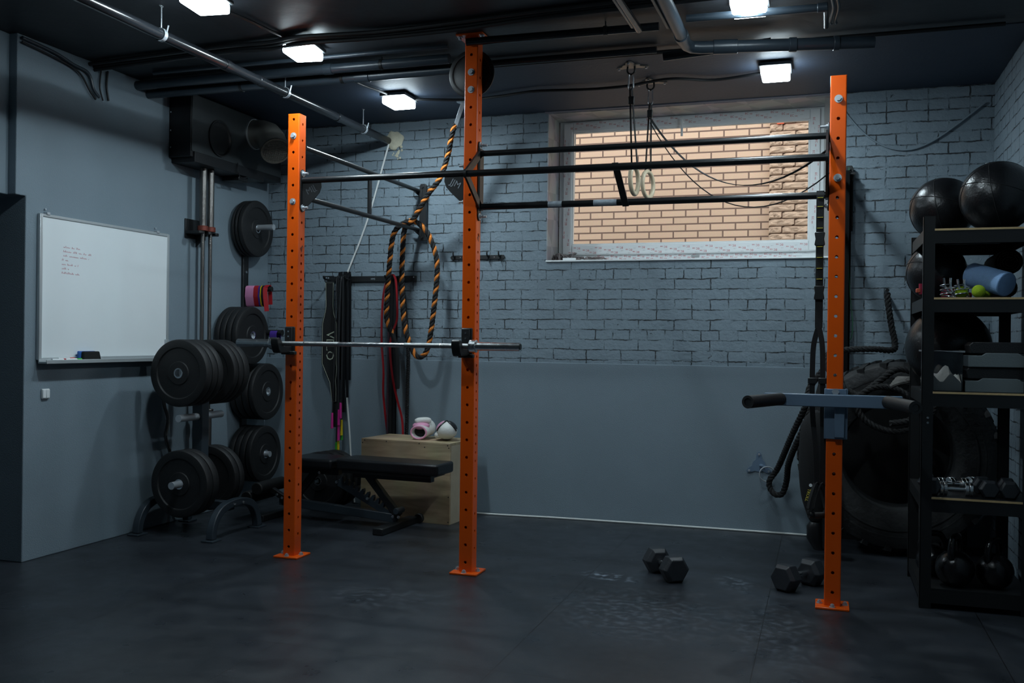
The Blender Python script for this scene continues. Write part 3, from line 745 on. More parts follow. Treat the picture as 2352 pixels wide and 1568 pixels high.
def ceiling_anchor(x, y, label):
    t = thing('ceiling_anchor', label, 'ceiling anchor', (x, y, ZC-.06), 'ring anchors in the ceiling')
    pl = []
    for k in range(48):
        a = 2*PI*k/48; r = .045+.05*max(0, math.cos(3*(a-.5)))**2; pl.append((math.cos(a)*r*1.25, math.sin(a)*r))
    MB().prism(pl, (x, y, ZC-.012), (1, 0, 0), (0, 1, 0), .008).build('plate', mat('galvanised_plate', (.22, .19, .16), .45, .3, bump=.1), t)
    for k in range(3):
        a = .5+2*PI*k/3; MB().cyl((x+math.cos(a)*.1, y+math.sin(a)*.08, ZC-.012), (x+math.cos(a)*.1, y+math.sin(a)*.08, ZC-.02), .008, seg=8).build('screw', M_zinc, t)
    MB().path(spline([(x-.022, y, ZC-.012), (x-.022, y, ZC-.045), (x, y, ZC-.062), (x+.022, y, ZC-.045), (x+.022, y, ZC-.012)], 5), .006, 8).build('eye', M_blk, t)
RX = ((-1.172, 5.93, 'nearer'), (-1.118, 6.33, 'farther'))
ceiling_anchor(RX[0][0], RX[0][1], 'three-lobed metal ceiling anchor nearer the camera, holding the left gym ring')
ceiling_anchor(RX[1][0], RX[1][1], 'three-lobed metal ceiling anchor nearer the window, holding the right gym ring')
def gym_ring(x, y, zt, rx, ry, ang, label, zr):
    t = thing('gymnastic_ring', label, 'gymnastic ring', (x, y, zr-.12), 'gymnastic rings')
    MB().path(spline([(x-.010, y, ZC-.06), (x-.014, y, ZC-.10), (x-.012, y, ZC-.15), (x+.012, y, ZC-.15), (x+.014, y, ZC-.10), (x+.010, y, ZC-.06)], 5, True), .005, 8, closed=True).build('carabiner', M_chrome, t)
    R = .086; d = V((math.cos(ang), math.sin(ang), 0))
    c0 = V((rx, ry, zr)); pp = [c0+d*(R*math.cos(a))+V((0, 0, R*math.sin(a))) for a in [2*PI*k/40 for k in range(40)]]
    MB().path(pp, .0145, 12, closed=True).build('ring', M_wood, t)
    s = MB(); top = V((x, y, ZC-.15)); bt = c0+V((0, 0, R+.016))
    s.path([top+V((-.006, 0, 0)), bt+V((-.017, -.004, -.01))], 0, flat=(.020, .003), side=(.25, 1, 0)); s.path([top+V((.006, 0, 0)), bt+V((.017, .004, -.01))], 0, flat=(.020, .003), side=(.25, 1, 0))
    s.path([bt+V((-.017, -.004, -.01)), bt+V((-.012, 0, .002)), bt+V((0, 0, .007)), bt+V((.012, 0, .002)), bt+V((.017, .004, -.01))], 0, flat=(.003, .02), side=(0, 0, 1))
    st = s.build('strap', M_fabric, t, smooth=0)
    b = top.lerp(bt, .16); MB().obox(b, (.036, .03, .05)).build('strap_buckle', M_blk, st, bevel=.004)
    return t
gym_ring(RX[0][0], RX[0][1], 0, -1.143, 5.93, 1.47, 'birch gym ring hanging on the left pair of black straps, edge on', 2.352)
gym_ring(RX[1][0], RX[1][1], 0, -1.128, 6.33, 1.32, 'birch gym ring hanging on the right pair of black straps, turned open', 2.388)
# loose strap tails sagging to the right post
def sag(p0, p1, d, n=20): p0, p1 = V(p0), V(p1); return [p0.lerp(p1, t/n)-V((0, 0, d*4*(t/n)*(1-t/n))) for t in range(n+1)]
tag(MB().path(sag((-1.118, 6.33, 2.83), (.012, 5.0, 2.31), .30), 0, flat=(.004, .016), side=(0, 0, 1)).build('strap_tail', M_fabric, smooth=0), 'upper of two black strap tails sagging from the rings to the right post', 'strap', 'sagging strap tails')
tag(MB().path(sag((-1.118, 6.33, 2.80), (.016, 5.06, 2.20), .34), .0035, 6).build('strap_tail', M_fabric, smooth=0), 'lower of two black strap tails sagging from the rings to the right post', 'strap', 'sagging strap tails')

# suspension trainer on the lower bar -------------------------------
tx, ty = -.025, PY
sp_ = thing('suspension_trainer', 'black suspension trainer with yellow stitching hanging from the lower bar beside the right post', 'suspension trainer', (tx, ty, .2))
s = MB(); s.path([(tx, ty+.022, 2.08), (tx, ty+.023, 2.10), (tx, ty+.012, 2.121), (tx, ty-.012, 2.121), (tx, ty-.024, 2.10), (tx, ty-.024, 2.05), (tx, ty-.015, 1.66), (tx, ty-.01, 1.42)], 0, flat=(.038, .004), side=(1, 0, 0))
s.path([(tx, ty+.022, 2.08), (tx, ty+.01, 1.95), (tx, ty-.008, 1.70)], 0, flat=(.038, .003), side=(1, 0, 0))
s.build('main_strap', M_fabric, sp_, smooth=0)
for z in (2.085, 2.04, 1.985, 1.93, 1.835, 1.78, 1.725, 1.67): MB().box((tx-.014, ty-.0285-.002*(z > 2.05), z-.0012), (tx+.014, ty-.0185, z+.0012)).build('yellow_stitch', M_beige, sp_, smooth=0)
for z, nm in ((1.875, 'cam_buckle'), (1.60, 'lower_buckle')):
    MB().prism([(-.022, -.035), (.022, -.035), (.026, -.028), (.021, 0), (.026, .028), (.022, .035), (-.022, .035), (-.026, .028), (-.021, 0), (-.026, -.028)], (tx, ty-.012, z), (1, 0, 0), (0, 0, 1), .018).build(nm, M_blk, sp_, bevel=.003)
for sg, off in ((-1, -.028), (1, .022)):
    MB().path(spline([(tx, ty-.01, 1.43), (tx+off*.8, ty-.01, 1.34), (tx+off, ty-.01, 1.22), (tx+off+.002, ty-.01, 1.0), (tx+off*.7+.012, ty-.008, .80), (tx+off*.5+.014, ty, .62)], 5), 0, flat=(.026, .004), side=(1, .2, 0)).build('leg_strap', M_fabric, sp_, smooth=0)
    hx_ = tx+off*.5+.014
    MB().path(spline([(hx_, ty, .63), (hx_-.035, ty-.02, .53), (hx_-.035, ty-.02, .46), (hx_+.035, ty+.02, .46), (hx_+.035, ty+.02, .53)], 5, True), 0, flat=(.004, .026), side=(0, 0, 1), closed=True).build('foot_cradle', M_fabric, sp_, smooth=0)
    MB().cyl((hx_-.037, ty-.02, .46), (hx_+.037, ty+.02, .46), .015, seg=16).build('handle', M_rubber, sp_)
    MB().box((tx+off-.022, ty-.022, 1.135), (tx+off+.022, ty, 1.165)).build('slider', M_blk, sp_, bevel=.003)

# wall anchor with ring and battle rope ------------------------------
wa = thing('wall_anchor', 'three-lobed metal anchor plate with a steel ring low on the back wall', 'wall anchor', (-.40, YW-.012, .36))
pl = []
for k in range(60):
    a = 2*PI*k/60; r = .048+.055*max(0, math.cos(1.5*(a-PI/2-PI*2/3*0)))**4 if False else .046+.052*max(0, math.cos(3*(a-PI/2)))**2; pl.append((math.cos(a)*r, math.sin(a)*r))
MB().prism(pl, (-.425, YW-.012, .475), (1, 0, 0), (0, 0, 1), .008).build('plate', M_greyblue, wa)
for k in range(3): a = PI/2+2*PI*k/3; MB().cyl((-.425+math.cos(a)*.078, YW-.02, .475+math.sin(a)*.078), (-.425+math.cos(a)*.078, YW-.027, .475+math.sin(a)*.078), .008, seg=10).build('screw', M_zinc, wa)
MB().path([(-.415, YW-.018, .475), (-.395, YW-.05, .475), (-.375, YW-.05, .46)], .011, 10).build('eye', M_greyblue, wa)
MB().path([(-.365+.052*math.cos(2*PI*k/30), YW-.055+.012*math.cos(2*PI*k/30), .42+.052*math.sin(2*PI*k/30)) for k in range(30)], .005, 8, closed=True).build('ring', M_zinc, wa)
br_ = MB(); twisted(br_, [(-.003, 6.40, 1.17), (-.08, 6.40, 1.06), (-.106, 6.38, .94), (-.19, 6.55, .74), (-.29, 6.85, .48), (-.345, 6.89, .39), (-.345, 6.90, .33), (-.31, 6.88, .29), (-.26, 6.86, .30), (-.23, 6.80, .40), (-.215, 6.66, .53), (-.165, 6.45, .68), (-.115, 6.37, .80), (-.05, 6.36, .98)], .0205, .085, (0, 0, 0), .012)
tag(br_.build('battle_rope', M_ropeblk), 'thick black battle rope threaded through the steel ring on the back wall', 'battle rope', 'black battle ropes')

# tyre, leaning on the wall ------------------------------------------
TC = V((.452, 6.62, .632)); TR = .60
tt = thing('tractor_tyre', 'large black tractor tyre standing against the back wall behind the right post', 'tyre', (.46, 6.6, .03))
prof = [(.33, -.10), (.345, -.135), (.40, -.158), (.52, -.168), (.575, -.150), (.598, -.115), (.60, 0), (.598, .115), (.575, .150), (.52, .168), (.40, .158), (.345, .135), (.33, .10)]
T = MB().lathe(prof, TC, (0, 1, 0), 72, closed=True); body = T.build('tyre_body', M_tyre, tt)
lg = MB()
for k in range(26):
    for sg in (-1, 1):
        a = 2*PI*(k+.25*sg)/26; d = V((math.cos(a), 0, math.sin(a))); a2 = a+.10*1; d2 = V((math.cos(a2), 0, math.sin(a2)))
        lg.beam(TC+d*.600+V((0, sg*.005, 0)), TC+d2*.582+V((0, sg*.155, 0)), .042, .03, side=d.cross(V((0, 1, 0))))
lg.build('tread', M_tyre, tt)
rb = MB()
for r in (.46, .50): rb.lathe([(r, -.006), (r+.008, -.006), (r+.008, .004), (r, .004)], TC+V((0, -.163, 0)), (0, 1, 0), 72, closed=True)
rb.build('sidewall_ribs', M_tyre, tt)
MB().text('TRACTOR', .001, (0, 0, 0), (1, 0, 0), (0, 0, 1)) if False else None

tag(MB().beam((.47, 6.955, .0), (.47, 6.958, 1.12), .90, .014, side=(1, 0, 0)).build('dark_slab', M_rubber, bevel=.003), 'black slab added behind the tyre to darken its hole', 'dark slab')  # slab added behind the tyre so its hole looks deep in shade
# rope coils over the tyre
br2 = MB(); twisted(br2, [(.398, 6.80, 1.68), (.405, 6.78, 1.60), (.425, 6.76, 1.46), (.445, 6.72, 1.345), (.42, 6.64, 1.305), (.30, 6.58, 1.31), (.12, 6.55, 1.30), (.02, 6.48, 1.26), (.05, 6.40, 1.15), (.20, 6.385, 1.02), (.32, 6.38, 1.10), (.45, 6.38, 1.19), (.60, 6.38, 1.12), (.66, 6.37, .98), (.58, 6.37, .86), (.42, 6.37, .80), (.26, 6.37, .86), (.20, 6.37, .98), (.30, 6.36, 1.07), (.44, 6.36, 1.06), (.55, 6.36, .97), (.52, 6.36, .88), (.40, 6.36, .85)], .0205, .085, (0, 0, 0), .012)
tag(br2.build('battle_rope', M_ropeblk), 'thick black battle rope hanging off the wall and coiled over the tyre', 'battle rope', 'black battle ropes')
MB_pin = MB().cyl((.398, YW, 1.70), (.398, 6.78, 1.70), .012, seg=12)
tag(MB_pin.build('wall_peg', M_blk), 'black peg in the back wall from which the battle rope hangs', 'peg')
rg = MB(); 
for k in range(5): rg.path(spline([(.38+.01*k, 6.02+.012*k, 1.095+.008*k), (.42, 6.0+.02*k, 1.115+.006*k), (.47, 6.02, 1.125+.004*k), (.53, 6.03+.01*k, 1.145)], 5), [.018-.002*abs(k-2)]*16, 8)
tag(rg.build('taped_rope_end', M_rag), 'grey taped rope end sticking out beside the storage rack', 'rope end')

# long padded bag with yellow lettering ------------------------------
bg = thing('padded_bag', 'long black padded bag with yellow lettering standing in front of the tyre', 'bag', (-.06, 6.3, .05))
sec = [(.93, .035, .02, -.035), (.84, .075, .05, -.06), (.70, .085, .07, -.055), (.55, .088, .075, -.055), (.44, .084, .07, -.05), (.34, .072, .06, -.045), (.27, .05, .045, -.035), (.22, .040, .035, -.035)]
mb = MB(); vs = []; n = 24
BY = 6.27
for z, a, b, cx in sec:
    for k in range(n): t = 2*PI*k/n; vs.append((cx+a*math.copysign(abs(math.cos(t))**.8, math.cos(t)), BY+b*math.sin(t), z))
fs = [(i*n+k, i*n+(k+1) % n, (i+1)*n+(k+1) % n, (i+1)*n+k) for i in range(len(sec)-1) for k in range(n)]+[tuple(range(n)), tuple(range((len(sec)-1)*n, len(sec)*n))]
mb.add(vs, fs).build('bag_body', M_fabric, bg, sub=1)
mb = MB(); vs = []
for z, a, b, cx in [(.225, .036, .03, -.035), (.20, .048, .04, -.04), (.12, .052, .045, -.035), (.055, .035, .04, -.01)]:
    for k in range(n): t = 2*PI*k/n; vs.append((cx+a*math.cos(t), BY+b*math.sin(t), z))
mb.add(vs, [(i*n+k, i*n+(k+1) % n, (i+1)*n+(k+1) % n, (i+1)*n+k) for i in range(3) for k in range(n)]+[tuple(range(n)), tuple(range(3*n, 4*n))]).build('bag_foot', M_vinyl, bg)
MB().text('TROLL', .027, (-.082, BY-.070, .40), (-.22, 0, -.97), (.97, 0, -.22), .002).build('lettering', M_beige, bg, smooth=0)
MB().cyl((-.066, BY-.055, .462), (-.066, BY-.073, .462), .010, seg=14).build('lettering_dot', M_white, bg)
MB().path(spline([(-.035, BY, .92), (-.03, BY+.02, 1.02), (-.01, BY+.05, 1.10)], 5), 0, flat=(.03, .004), side=(1, 0, 0)).build('hanging_strap', M_fabric, bg, smooth=0)
# a second flatter bag behind it
mb = MB(); mb.box((.0, 6.22, .05), (.10, 6.32, .60)); tag(mb.build('padded_pouch', M_vinyl, bevel=.03, seg=4), 'flat black padded pouch squeezed between the lettered bag and the right post', 'bag')

# bands hanging behind the right post --------------------------------
def loop_band(name, mat_, x0, y, ztop, zbot, wid, sep, label, group, axis='x', sway=.0):
    """closed elastic loop draped over a bar; width lies along the bar"""
    p = []
    for k in range(9): a = PI*k/8; p.append((math.cos(a)*sep, ztop-sep+math.sin(a)*sep))
    for k in range(1, 8): t = k/8; p.append((-sep-sway*math.sin(PI*t), ztop-sep+(zbot+sep-ztop+sep)*t))
    for k in range(9): a = PI+PI*k/8; p.append((math.cos(a)*sep, zbot+sep+math.sin(a)*sep))
    for k in range(1, 8): t = k/8; p.append((sep+sway*math.sin(PI*t), zbot+sep+(ztop-sep-zbot-sep)*t))
    if axis == 'x': pts = [(x0, y+a, b) for a, b in p]; side = (1, 0, 0)
    else: pts = [(x0+a, y, b) for a, b in p]; side = (0, 1, 0)
    return tag(MB().path(pts, 0, flat=(wid, .005), side=side, closed=True).build(name, mat_, smooth=40), label, 'resistance band', group)
BG = 'elastic bands behind the right post'; M_band = mat('matt_black_band', (.006, .0065, .007), .9, spec=.12, bump=.05)
loop_band('resistance_band', M_band, .150, 6.89, 2.522, .95, .036, .022, 'wide black elastic band hanging from the wall bracket behind the right post', BG, 'x')
loop_band('resistance_band', M_band, .140, 6.845, 2.515, 1.10, .03, .018, 'narrow black elastic band hanging in front of the wide one behind the right post', BG, 'x')
gp_ = [(.150, 6.872, 2.50), (.152, 6.868, 2.0), (.165, 6.866, 1.70), (.184, 6.866, 1.50), (.180, 6.868, 1.395), (.162, 6.872, 1.37), (.146, 6.872, 1.42), (.142, 6.870, 1.70), (.146, 6.872, 2.2), (.144, 6.876, 2.495), (.147, 6.88, 2.508)]
tag(MB().path(spline(gp_, 6, True), 0, flat=(.012, .005), side=(0, 1, 0), closed=True).build('resistance_band', M_darkgreen, smooth=40), 'dark green elastic band showing at the edge of the right post', 'resistance band', BG)
tag(MB().beam((.110, 6.83, 2.495), (.110, YW-.03, 2.495), .014, .02, side=(1, 0, 0)).beam((.11, 6.845, 2.495), (.19, 6.845, 2.495), .012, .012).beam((.11, 6.89, 2.495), (.19, 6.89, 2.495), .012, .012).build('band_hanger', M_blk), 'black pronged hanger on the wall bracket behind the right post, hung with bands', 'hanger')

# ================================================================== FLOOR WEIGHTS (hex dumbbells)
def hex_dumbbell(hx, hl, gap, handle_m, name='hex_dumbbell'):
    t = thing(name, 'x', 'dumbbell', (0, 0, 0))
    for sg in (-1, 1):
        pl = [(hx*math.cos(PI/6+k*PI/3+PI/6), hx*math.sin(PI/6+k*PI/3+PI/6)) for k in range(6)]
        mb = MB(); x0 = sg*gap/2; x1 = sg*(gap/2+hl)
        zc = hx*math.cos(PI/6)
        rings = [(x0, .72), (x0+sg*hl*.22, 1), (x0+sg*hl*.78, 1), (x1, .80)]; vs = []
        for x, s_ in rings:
            for a, b in pl: vs.append((x, a*s_, zc+b*s_))
        fs = [(i*6+k, i*6+(k+1) % 6, (i+1)*6+(k+1) % 6, (i+1)*6+k) for i in range(3) for k in range(6)]+[tuple(range(6)), tuple(range(18, 24))]
        mb.add(vs, fs).build('head', mat('hex_head_rubber', (.024, .028, .034), .42, bump=.12, bscale=200, var=.3, vscale=60), t, smooth=0, bevel=.004)
    zc = hx*math.cos(PI/6)
    MB().lathe([(.014, -gap/2), (.017, -gap/4), (.0175, 0), (.017, gap/4), (.014, gap/2)], (0, 0, zc), (1, 0, 0), 20).build('handle', handle_m, t)
    return t
d1 = hex_dumbbell(.081, .10, .125, M_chrome); d1.location = (-.845, 5.45, 0); d1.rotation_euler = (0, 0, math.radians(-56)); d1['label'] = 'black hex dumbbell lying end-on to the camera, mid floor'; d1['group'] = 'hex dumbbells on the floor'
d2 = copy_tree(d1); d2.location = (-.115, 5.47, 0); d2.rotation_euler = (0, 0, math.radians(56)); d2['label'] = 'black hex dumbbell showing its chrome handle, next to the right post foot'

# ================================================================== PLYO BOX AND GLOVES
ba = math.atan2(6.42-6.50, .75); bo = V((-3.30, 6.475, 0)); BM = Matrix.Translation(bo) @ Matrix.Rotation(ba, 4, 'Z')
px = thing('plyo_box', 'plain plywood jump box beside the middle post with boxing gloves on top', 'plyo box', bo)
bw, bd, bh = .755, .40, .588
MB().box((.0, 0, .0), (bw, .018, bh-.018), M=BM).build('front_panel', M_ply, px, bevel=.0015)
MB().box((.0, bd-.018, .0), (bw, bd, bh-.018), M=BM).build('back_panel', M_ply, px, bevel=.0015)
for x in (0, bw-.018): MB().box((x, .0185, .0), (x+.018, bd-.0185, bh-.018), M=BM).build('side_panel', mat('pale_plywood', (.50, .42, .30), .6, bump=.1, var=.2, vscale=10), px, bevel=.0015)
MB().box((.0, 0, bh-.0175), (bw, bd, bh), M=BM).build('top_panel', M_ply, px, bevel=.0015)
for x, z in ((.012, .555), (.03, .575), (.22, .575), (.50, .575), (.545, .55), (.735, .572), (.745, .555), (.745, .40), (.745, .20), (.745, .02), (.012, .3), (.012, .05)): MB().obox(BM @ V((x, -.0005, z)), (.008, .002, .008)).build('screw', M_blk, px, smooth=0)

def glove(loc, rz, label, pinkface):
    t = thing('boxing_glove', label, 'boxing glove', loc, 'pink and white boxing gloves'); L = V(loc); Rz = Matrix.Rotation(rz, 4, 'Z')
    def W(p): return L+(Rz @ V(p))
    # fist padding
    m = MB().ball((0, .05, .075), 1, 28, 18, (.078, .095, .072), fn=lambda d: 1-.10*max(0, -d.z)**2+.05*max(0, d.y)*max(0, d.z))
    for i, p in enumerate(m.v): m.v[i] = W(p)
    m.build('fist_padding', M_glove_w, t)
    # thumb
    th = [(-.045, -.045, .125), (-.02, -.03, .137), (.03, -.01, .14), (.06, .01, .132)] if pinkface == 0 else [(.056, .085, .042), (.068, .05, .040), (.070, .01, .036), (.055, -.035, .03)]
    MB().path([W(p) for p in spline(th, 5)], [.012, .018, .021, .022, .023]+[.023]*7+[.022, .02, .016, .008][:4], 14).build('thumb', M_glove_w, t)
    # cuff: open tube
    n = 28; vs = []; rings = [(.0, .062, .050, .060), (-.05, .066, .054, .058), (-.095, .064, .050, .054), (-.098, .052, .038, .054), (-.05, .050, .038, .056)]
    for y, a, b, zc in rings:
        for k in range(n): an = 2*PI*k/n; vs.append(W((a*math.cos(an), y, zc+b*math.sin(an))))
    cuff = MB().add(vs, [(i*n+k, i*n+(k+1) % n, (i+1)*n+(k+1) % n, (i+1)*n+k) for i in range(4) for k in range(n)], 0).add([vs[4*n+k] for k in range(n)], [tuple(range(n))], 1)
    cuff.build('cuff', [M_glove_w, M_fabric], t)
    MB().path([W((.060*math.cos(2*PI*k/n), -.097, .054+.046*math.sin(2*PI*k/n))) for k in range(n)], .007, 8, closed=True).build('cuff_piping', M_glove_p, t)
    if pinkface:
        def P(th, ph, g): 
            d = V((math.sin(th)*math.cos(ph), math.sin(th)*math.sin(ph), math.cos(th))); f = (1-.10*max(0, -d.z)**2+.05*max(0, d.y)*max(0, d.z))*g
            return W((d.x*.078*f, .05+d.y*.095*f, .075+d.z*.072*f))
        def patch(t0, t1, pf, name, m_):
            a = b = 12; mb = MB(); vs = []
            for i in range(a+1):
                th_ = t0+(t1-t0)*i/a; p0, p1 = pf(i/a)
                for j in range(b+1): vs.append(P(th_, math.radians(p0+(p1-p0)*j/b), 1.025))
            mb.add(vs, [(i*(b+1)+j, i*(b+1)+j+1, (i+1)*(b+1)+j+1, (i+1)*(b+1)+j) for i in range(a) for j in range(b)]); mb.build(name, m_, t)
        patch(.25, 1.50, lambda q: (-30, 78-50*q), 'pink_panel', M_glove_p)
        patch(.25, 1.40, lambda q: (98+45*q, 215), 'black_panel', M_vinyl)
        for e0, e1 in ((78, 28), (98, 150)):
            MB().path([P(.25+1.3*k/12, math.radians(e0+(e1-e0)*k/12), 1.03) for k in range(13)], .0055, 8).build('black_piping', M_vinyl, t)
    return t
z0 = bh+.001
g1 = glove((-2.865, 6.63, z0), math.radians(4), 'white boxing glove lying with its pink-lined cuff open to the camera, left of the pair', 0)
gv = MB().ball((-2.872, 6.612, z0+.098), 1, 24, 14, (.066, .062, .030)); gv.build('palm_panel', M_glove_p, g1)
g2 = glove((-2.665, 6.62, z0), math.radians(200), 'white boxing glove with pink and black panels, knuckles to the camera', 1)
# ================================================================== BENCH
bn = thing('weight_bench', 'black adjustable weight bench with padded top and toothed ladder, left of the jump box', 'weight bench', (-3.1, 6.15, 0))
ra = -.06; BMx = Matrix.Translation(V((-2.47, 6.12, 0))) @ Matrix.Rotation(ra, 4, 'Z')
def BP(x, y, z): return BMx @ V((x, y, z))
def bb_(lo, hi): return MB().box(lo, hi, M=BMx)
bb_((-.80, -.135, .405), (0.0, .135, .485)).build('back_pad', M_vinyl, bn, bevel=.018, seg=4)
bb_((-.76, -.115, .385), (-.06, .115, .405)).build('pad_board', M_blk, bn, bevel=.003)
bb_((-.72, -.03, .345), (-.10, .03, .385)).build('pad_tube', M_blk, bn, bevel=.004)
bb_((-1.20, -.15, .405), (-.83, .15, .475)).build('seat_pad', M_vinyl, bn, bevel=.02, seg=4)
bb_((-1.20, -.03, .35), (-.84, .03, .403)).build('seat_tube', M_blk, bn, bevel=.004)
MB().beam(BP(-1.35, 0, .13), BP(-.38, 0, .075), .05, .06, side=(0, 1, 0)).build('base_tube', M_treepaint, bn, bevel=.004)
bb_((-.42, -.27, .0), (-.34, .25, .05)).build('front_foot', M_blk, bn, bevel=.008)
bb_((-1.42, -.20, .0), (-1.36, .22, .05)).build('rear_foot', M_blk, bn, bevel=.008)
MB().beam(BP(-.62, 0, .375), BP(-.36, 0, .09), .05, .05, side=(0, 1, 0)).build('support_strut', M_blk, bn, bevel=.004)
ld = MB().beam(BP(-.86, 0, .30), BP(-.37, 0, .07), .03, .045, side=(0, 1, 0))
a, e = BP(-.86, 0, .30), BP(-.37, 0, .07); dd = (e-a).normalized(); nn = V((-dd.z, 0, dd.x)); nn = nn if nn.z > 0 else -nn
for k in range(9):
    p = a.lerp(e, .05+.085*k)+nn*.02; ld.prism([(-.016, 0), (.014, 0), (.010, .028), (.0, .042), (-.009, .034)], p-V((0, .015, 0)), dd, nn, -.03)
ld.build('toothed_ladder', M_treepaint, bn, smooth=0, bevel=.002)
MB().beam(BP(-1.05, 0, .36), BP(-1.25, 0, .13), .05, .05, side=(0, 1, 0)).build('seat_strut', M_blk, bn, bevel=.004)
MB().beam(BP(-1.22, -.03, .12), BP(-1.47, -.03, .24), .04, .04, side=(0, 1, 0)).build('leg_hold_arm', M_blk, bn, bevel=.004)
for p, z in ((BP(-1.44, 0, 0), .235), (BP(-1.53, 0, 0), .165)):
    MB().cyl((p.x, p.y-.19, z), (p.x, p.y+.16, z), .046, seg=24).build('foam_roller', M_rubber, bn, bevel=.008)
for p in (BP(-.39, -.035, .09), BP(-.345, -.035, .09), BP(-.60, -.03, .20), BP(-.86, -.02, .30), BP(-1.30, -.055, .16), BP(-1.345, -.055, .18), BP(-1.0, -.03, .36)):
    bolt(MB(), p, (0, -1, 0), .009).build('bolt', M_chrome, bn)
MB().cyl(BP(-.36, -.05, .13), BP(-.36, .05, .13), .022, seg=20).build('pivot', M_treepaint, bn, bevel=.003)
MB().cyl(BP(-.33, .235, .035), BP(-.33, .27, .035), .035, seg=24).build('transport_wheel', M_rubber, bn, bevel=.005)

# ================================================================== PLATES
PR = .225
def make_plate(th):
    """bumper plate, axis along local +Z, back face on z=0"""
    t = thing('bumper_plate', 'x', 'weight plate', (0, 0, 0)); h = th
    pf = [(.0255, .004), (.075, .004), (.080, .010), (.165, .010), (.172, .002), (.205, 0), (.220, .004), (.225, .012), (.225, h-.012), (.220, h-.004), (.205, h), (.172, h-.002), (.165, h-.010), (.080, h-.010), (.075, h-.004), (.0255, h-.004)]
    MB().lathe(pf, (0, 0, 0), (0, 0, 1), 64, closed=True).build('rubber_disc', M_rubber2, t)
    MB().lathe([(.0252, .002), (.034, .002), (.034, h-.002), (.0252, h-.002)], (0, 0, 0), (0, 0, 1), 32, closed=True).build('steel_hub', M_chrome, t)
    return t
PROTO = {th: make_plate(th) for th in (.03, .045, .05, .06, .07)}
used = set()
def plate(th, loc, rot, label, group):
    p = PROTO[th]
    if th not in used: used.add(th); o = p; o.location = loc; o.rotation_euler = rot; o['_o'] = tuple(loc)
    else: o = copy_tree(p, loc, rot)
    o['label'] = label; o['group'] = group; return o
ROT_Y = (PI/2, 0, 0)        # local z -> -Y (towards the camera)
ROT_X = (0, PI/2, 0)        # local z -> +X (away from the left wall)
TX, TY = -4.07, 5.575
G1 = 'bumper plates on the floor weight tree'
# stacks: list of (y of camera-side face, thickness)
def stack_y(y_first, ths, z, names):
    y = y_first
    for th, nm in zip(ths, names):
        plate(th, (TX, y+th, z), ROT_Y, nm, G1); y += th+.0015
stack_y(5.325, (.07, .06, .06), 1.092, ('black bumper plate facing the camera, front of the upper stack on the floor weight tree', 'black bumper plate second in the upper front stack of the floor weight tree', 'black bumper plate against the upright, upper front stack of the floor tree'))
stack_y(5.635, (.06, .06, .07), 1.092, ('black bumper plate just behind the upright, upper rear stack of the floor tree', 'black bumper plate in the middle of the upper rear stack of the floor tree', 'black bumper plate last in the upper rear stack of the floor tree'))
stack_y(5.345, (.07, .07), .352, ('black bumper plate facing the camera, lowest on the floor weight tree, peg sticking out', 'black bumper plate behind the lowest camera-facing one, against the tree upright'))
stack_y(5.66, (.06, .06), .352, ('black bumper plate just behind the upright, lower rear stack above the arched foot', 'black bumper plate last in the lower rear stack above the arched foot'))
# tree
tr = thing('weight_tree', 'dark steel weight tree with two arched feet standing by the left wall, loaded with plates', 'weight tree', (TX, TY, 0))
MB().box((TX-.04, TY-.04, .16), (TX+.04, TY+.04, 1.16)).build('upright', M_treepaint, tr, bevel=.006)
MB().box((TX+.0401, TY-.02, .885), (TX+.05, TY+.0, .915)).build('red_tag', M_red, tr, bevel=.002)
for z in (1.092, .352):
    MB().cyl((TX, TY-.305 if z < .5 else TY-.215, z), (TX, TY+.29, z), .0245, seg=24).build('plate_peg', M_zinc, tr)
for z, y0, y1 in ((.79, TY-.24, TY+.235),):
    MB().cyl((TX, y0, z), (TX, TY-.04, z), .0245, seg=24).build('plate_peg', M_zinc, tr)
    MB().cyl((TX, TY+.04, z+.0), (TX, y1, z), .0245, seg=24).build('plate_peg', M_zinc, tr)
for xx in (-3.785, -4.365):
    sgn = 1 if xx > TX else -1
    arc = [(xx+0*sgn, TY-.265+.0, .012), (xx, TY-.255, .08), (xx, TY-.215, .15), (xx, TY-.15, .195), (xx, TY-.05, .215), (xx, TY+.06, .215), (xx, TY+.16, .19), (xx, TY+.22, .14), (xx, TY+.255, .07), (xx, TY+.265, .012)]
    ar = MB().path(spline(arc, 5), 0, flat=(.05, .05), side=(1, 0, 0)); f_ = ar.build('arched_foot', M_treepaint, tr, smooth=30, bevel=.005)
    for y in (TY-.265, TY+.265): MB().box((xx-.045, y-.05, 0), (xx+.045, y+.05, .012)).build('foot_plate', M_treepaint, f_, bevel=.003)
    for y in (TY-.045, TY+.055): bolt(MB(), (xx+.026*sgn, y, .21), (sgn, 0, 0), .010).build('bolt', M_chrome, f_)
MB().box((-4.34, TY-.03, .16), (-3.81, TY+.03, .22)).build('base_beam', M_treepaint, tr, bevel=.005)

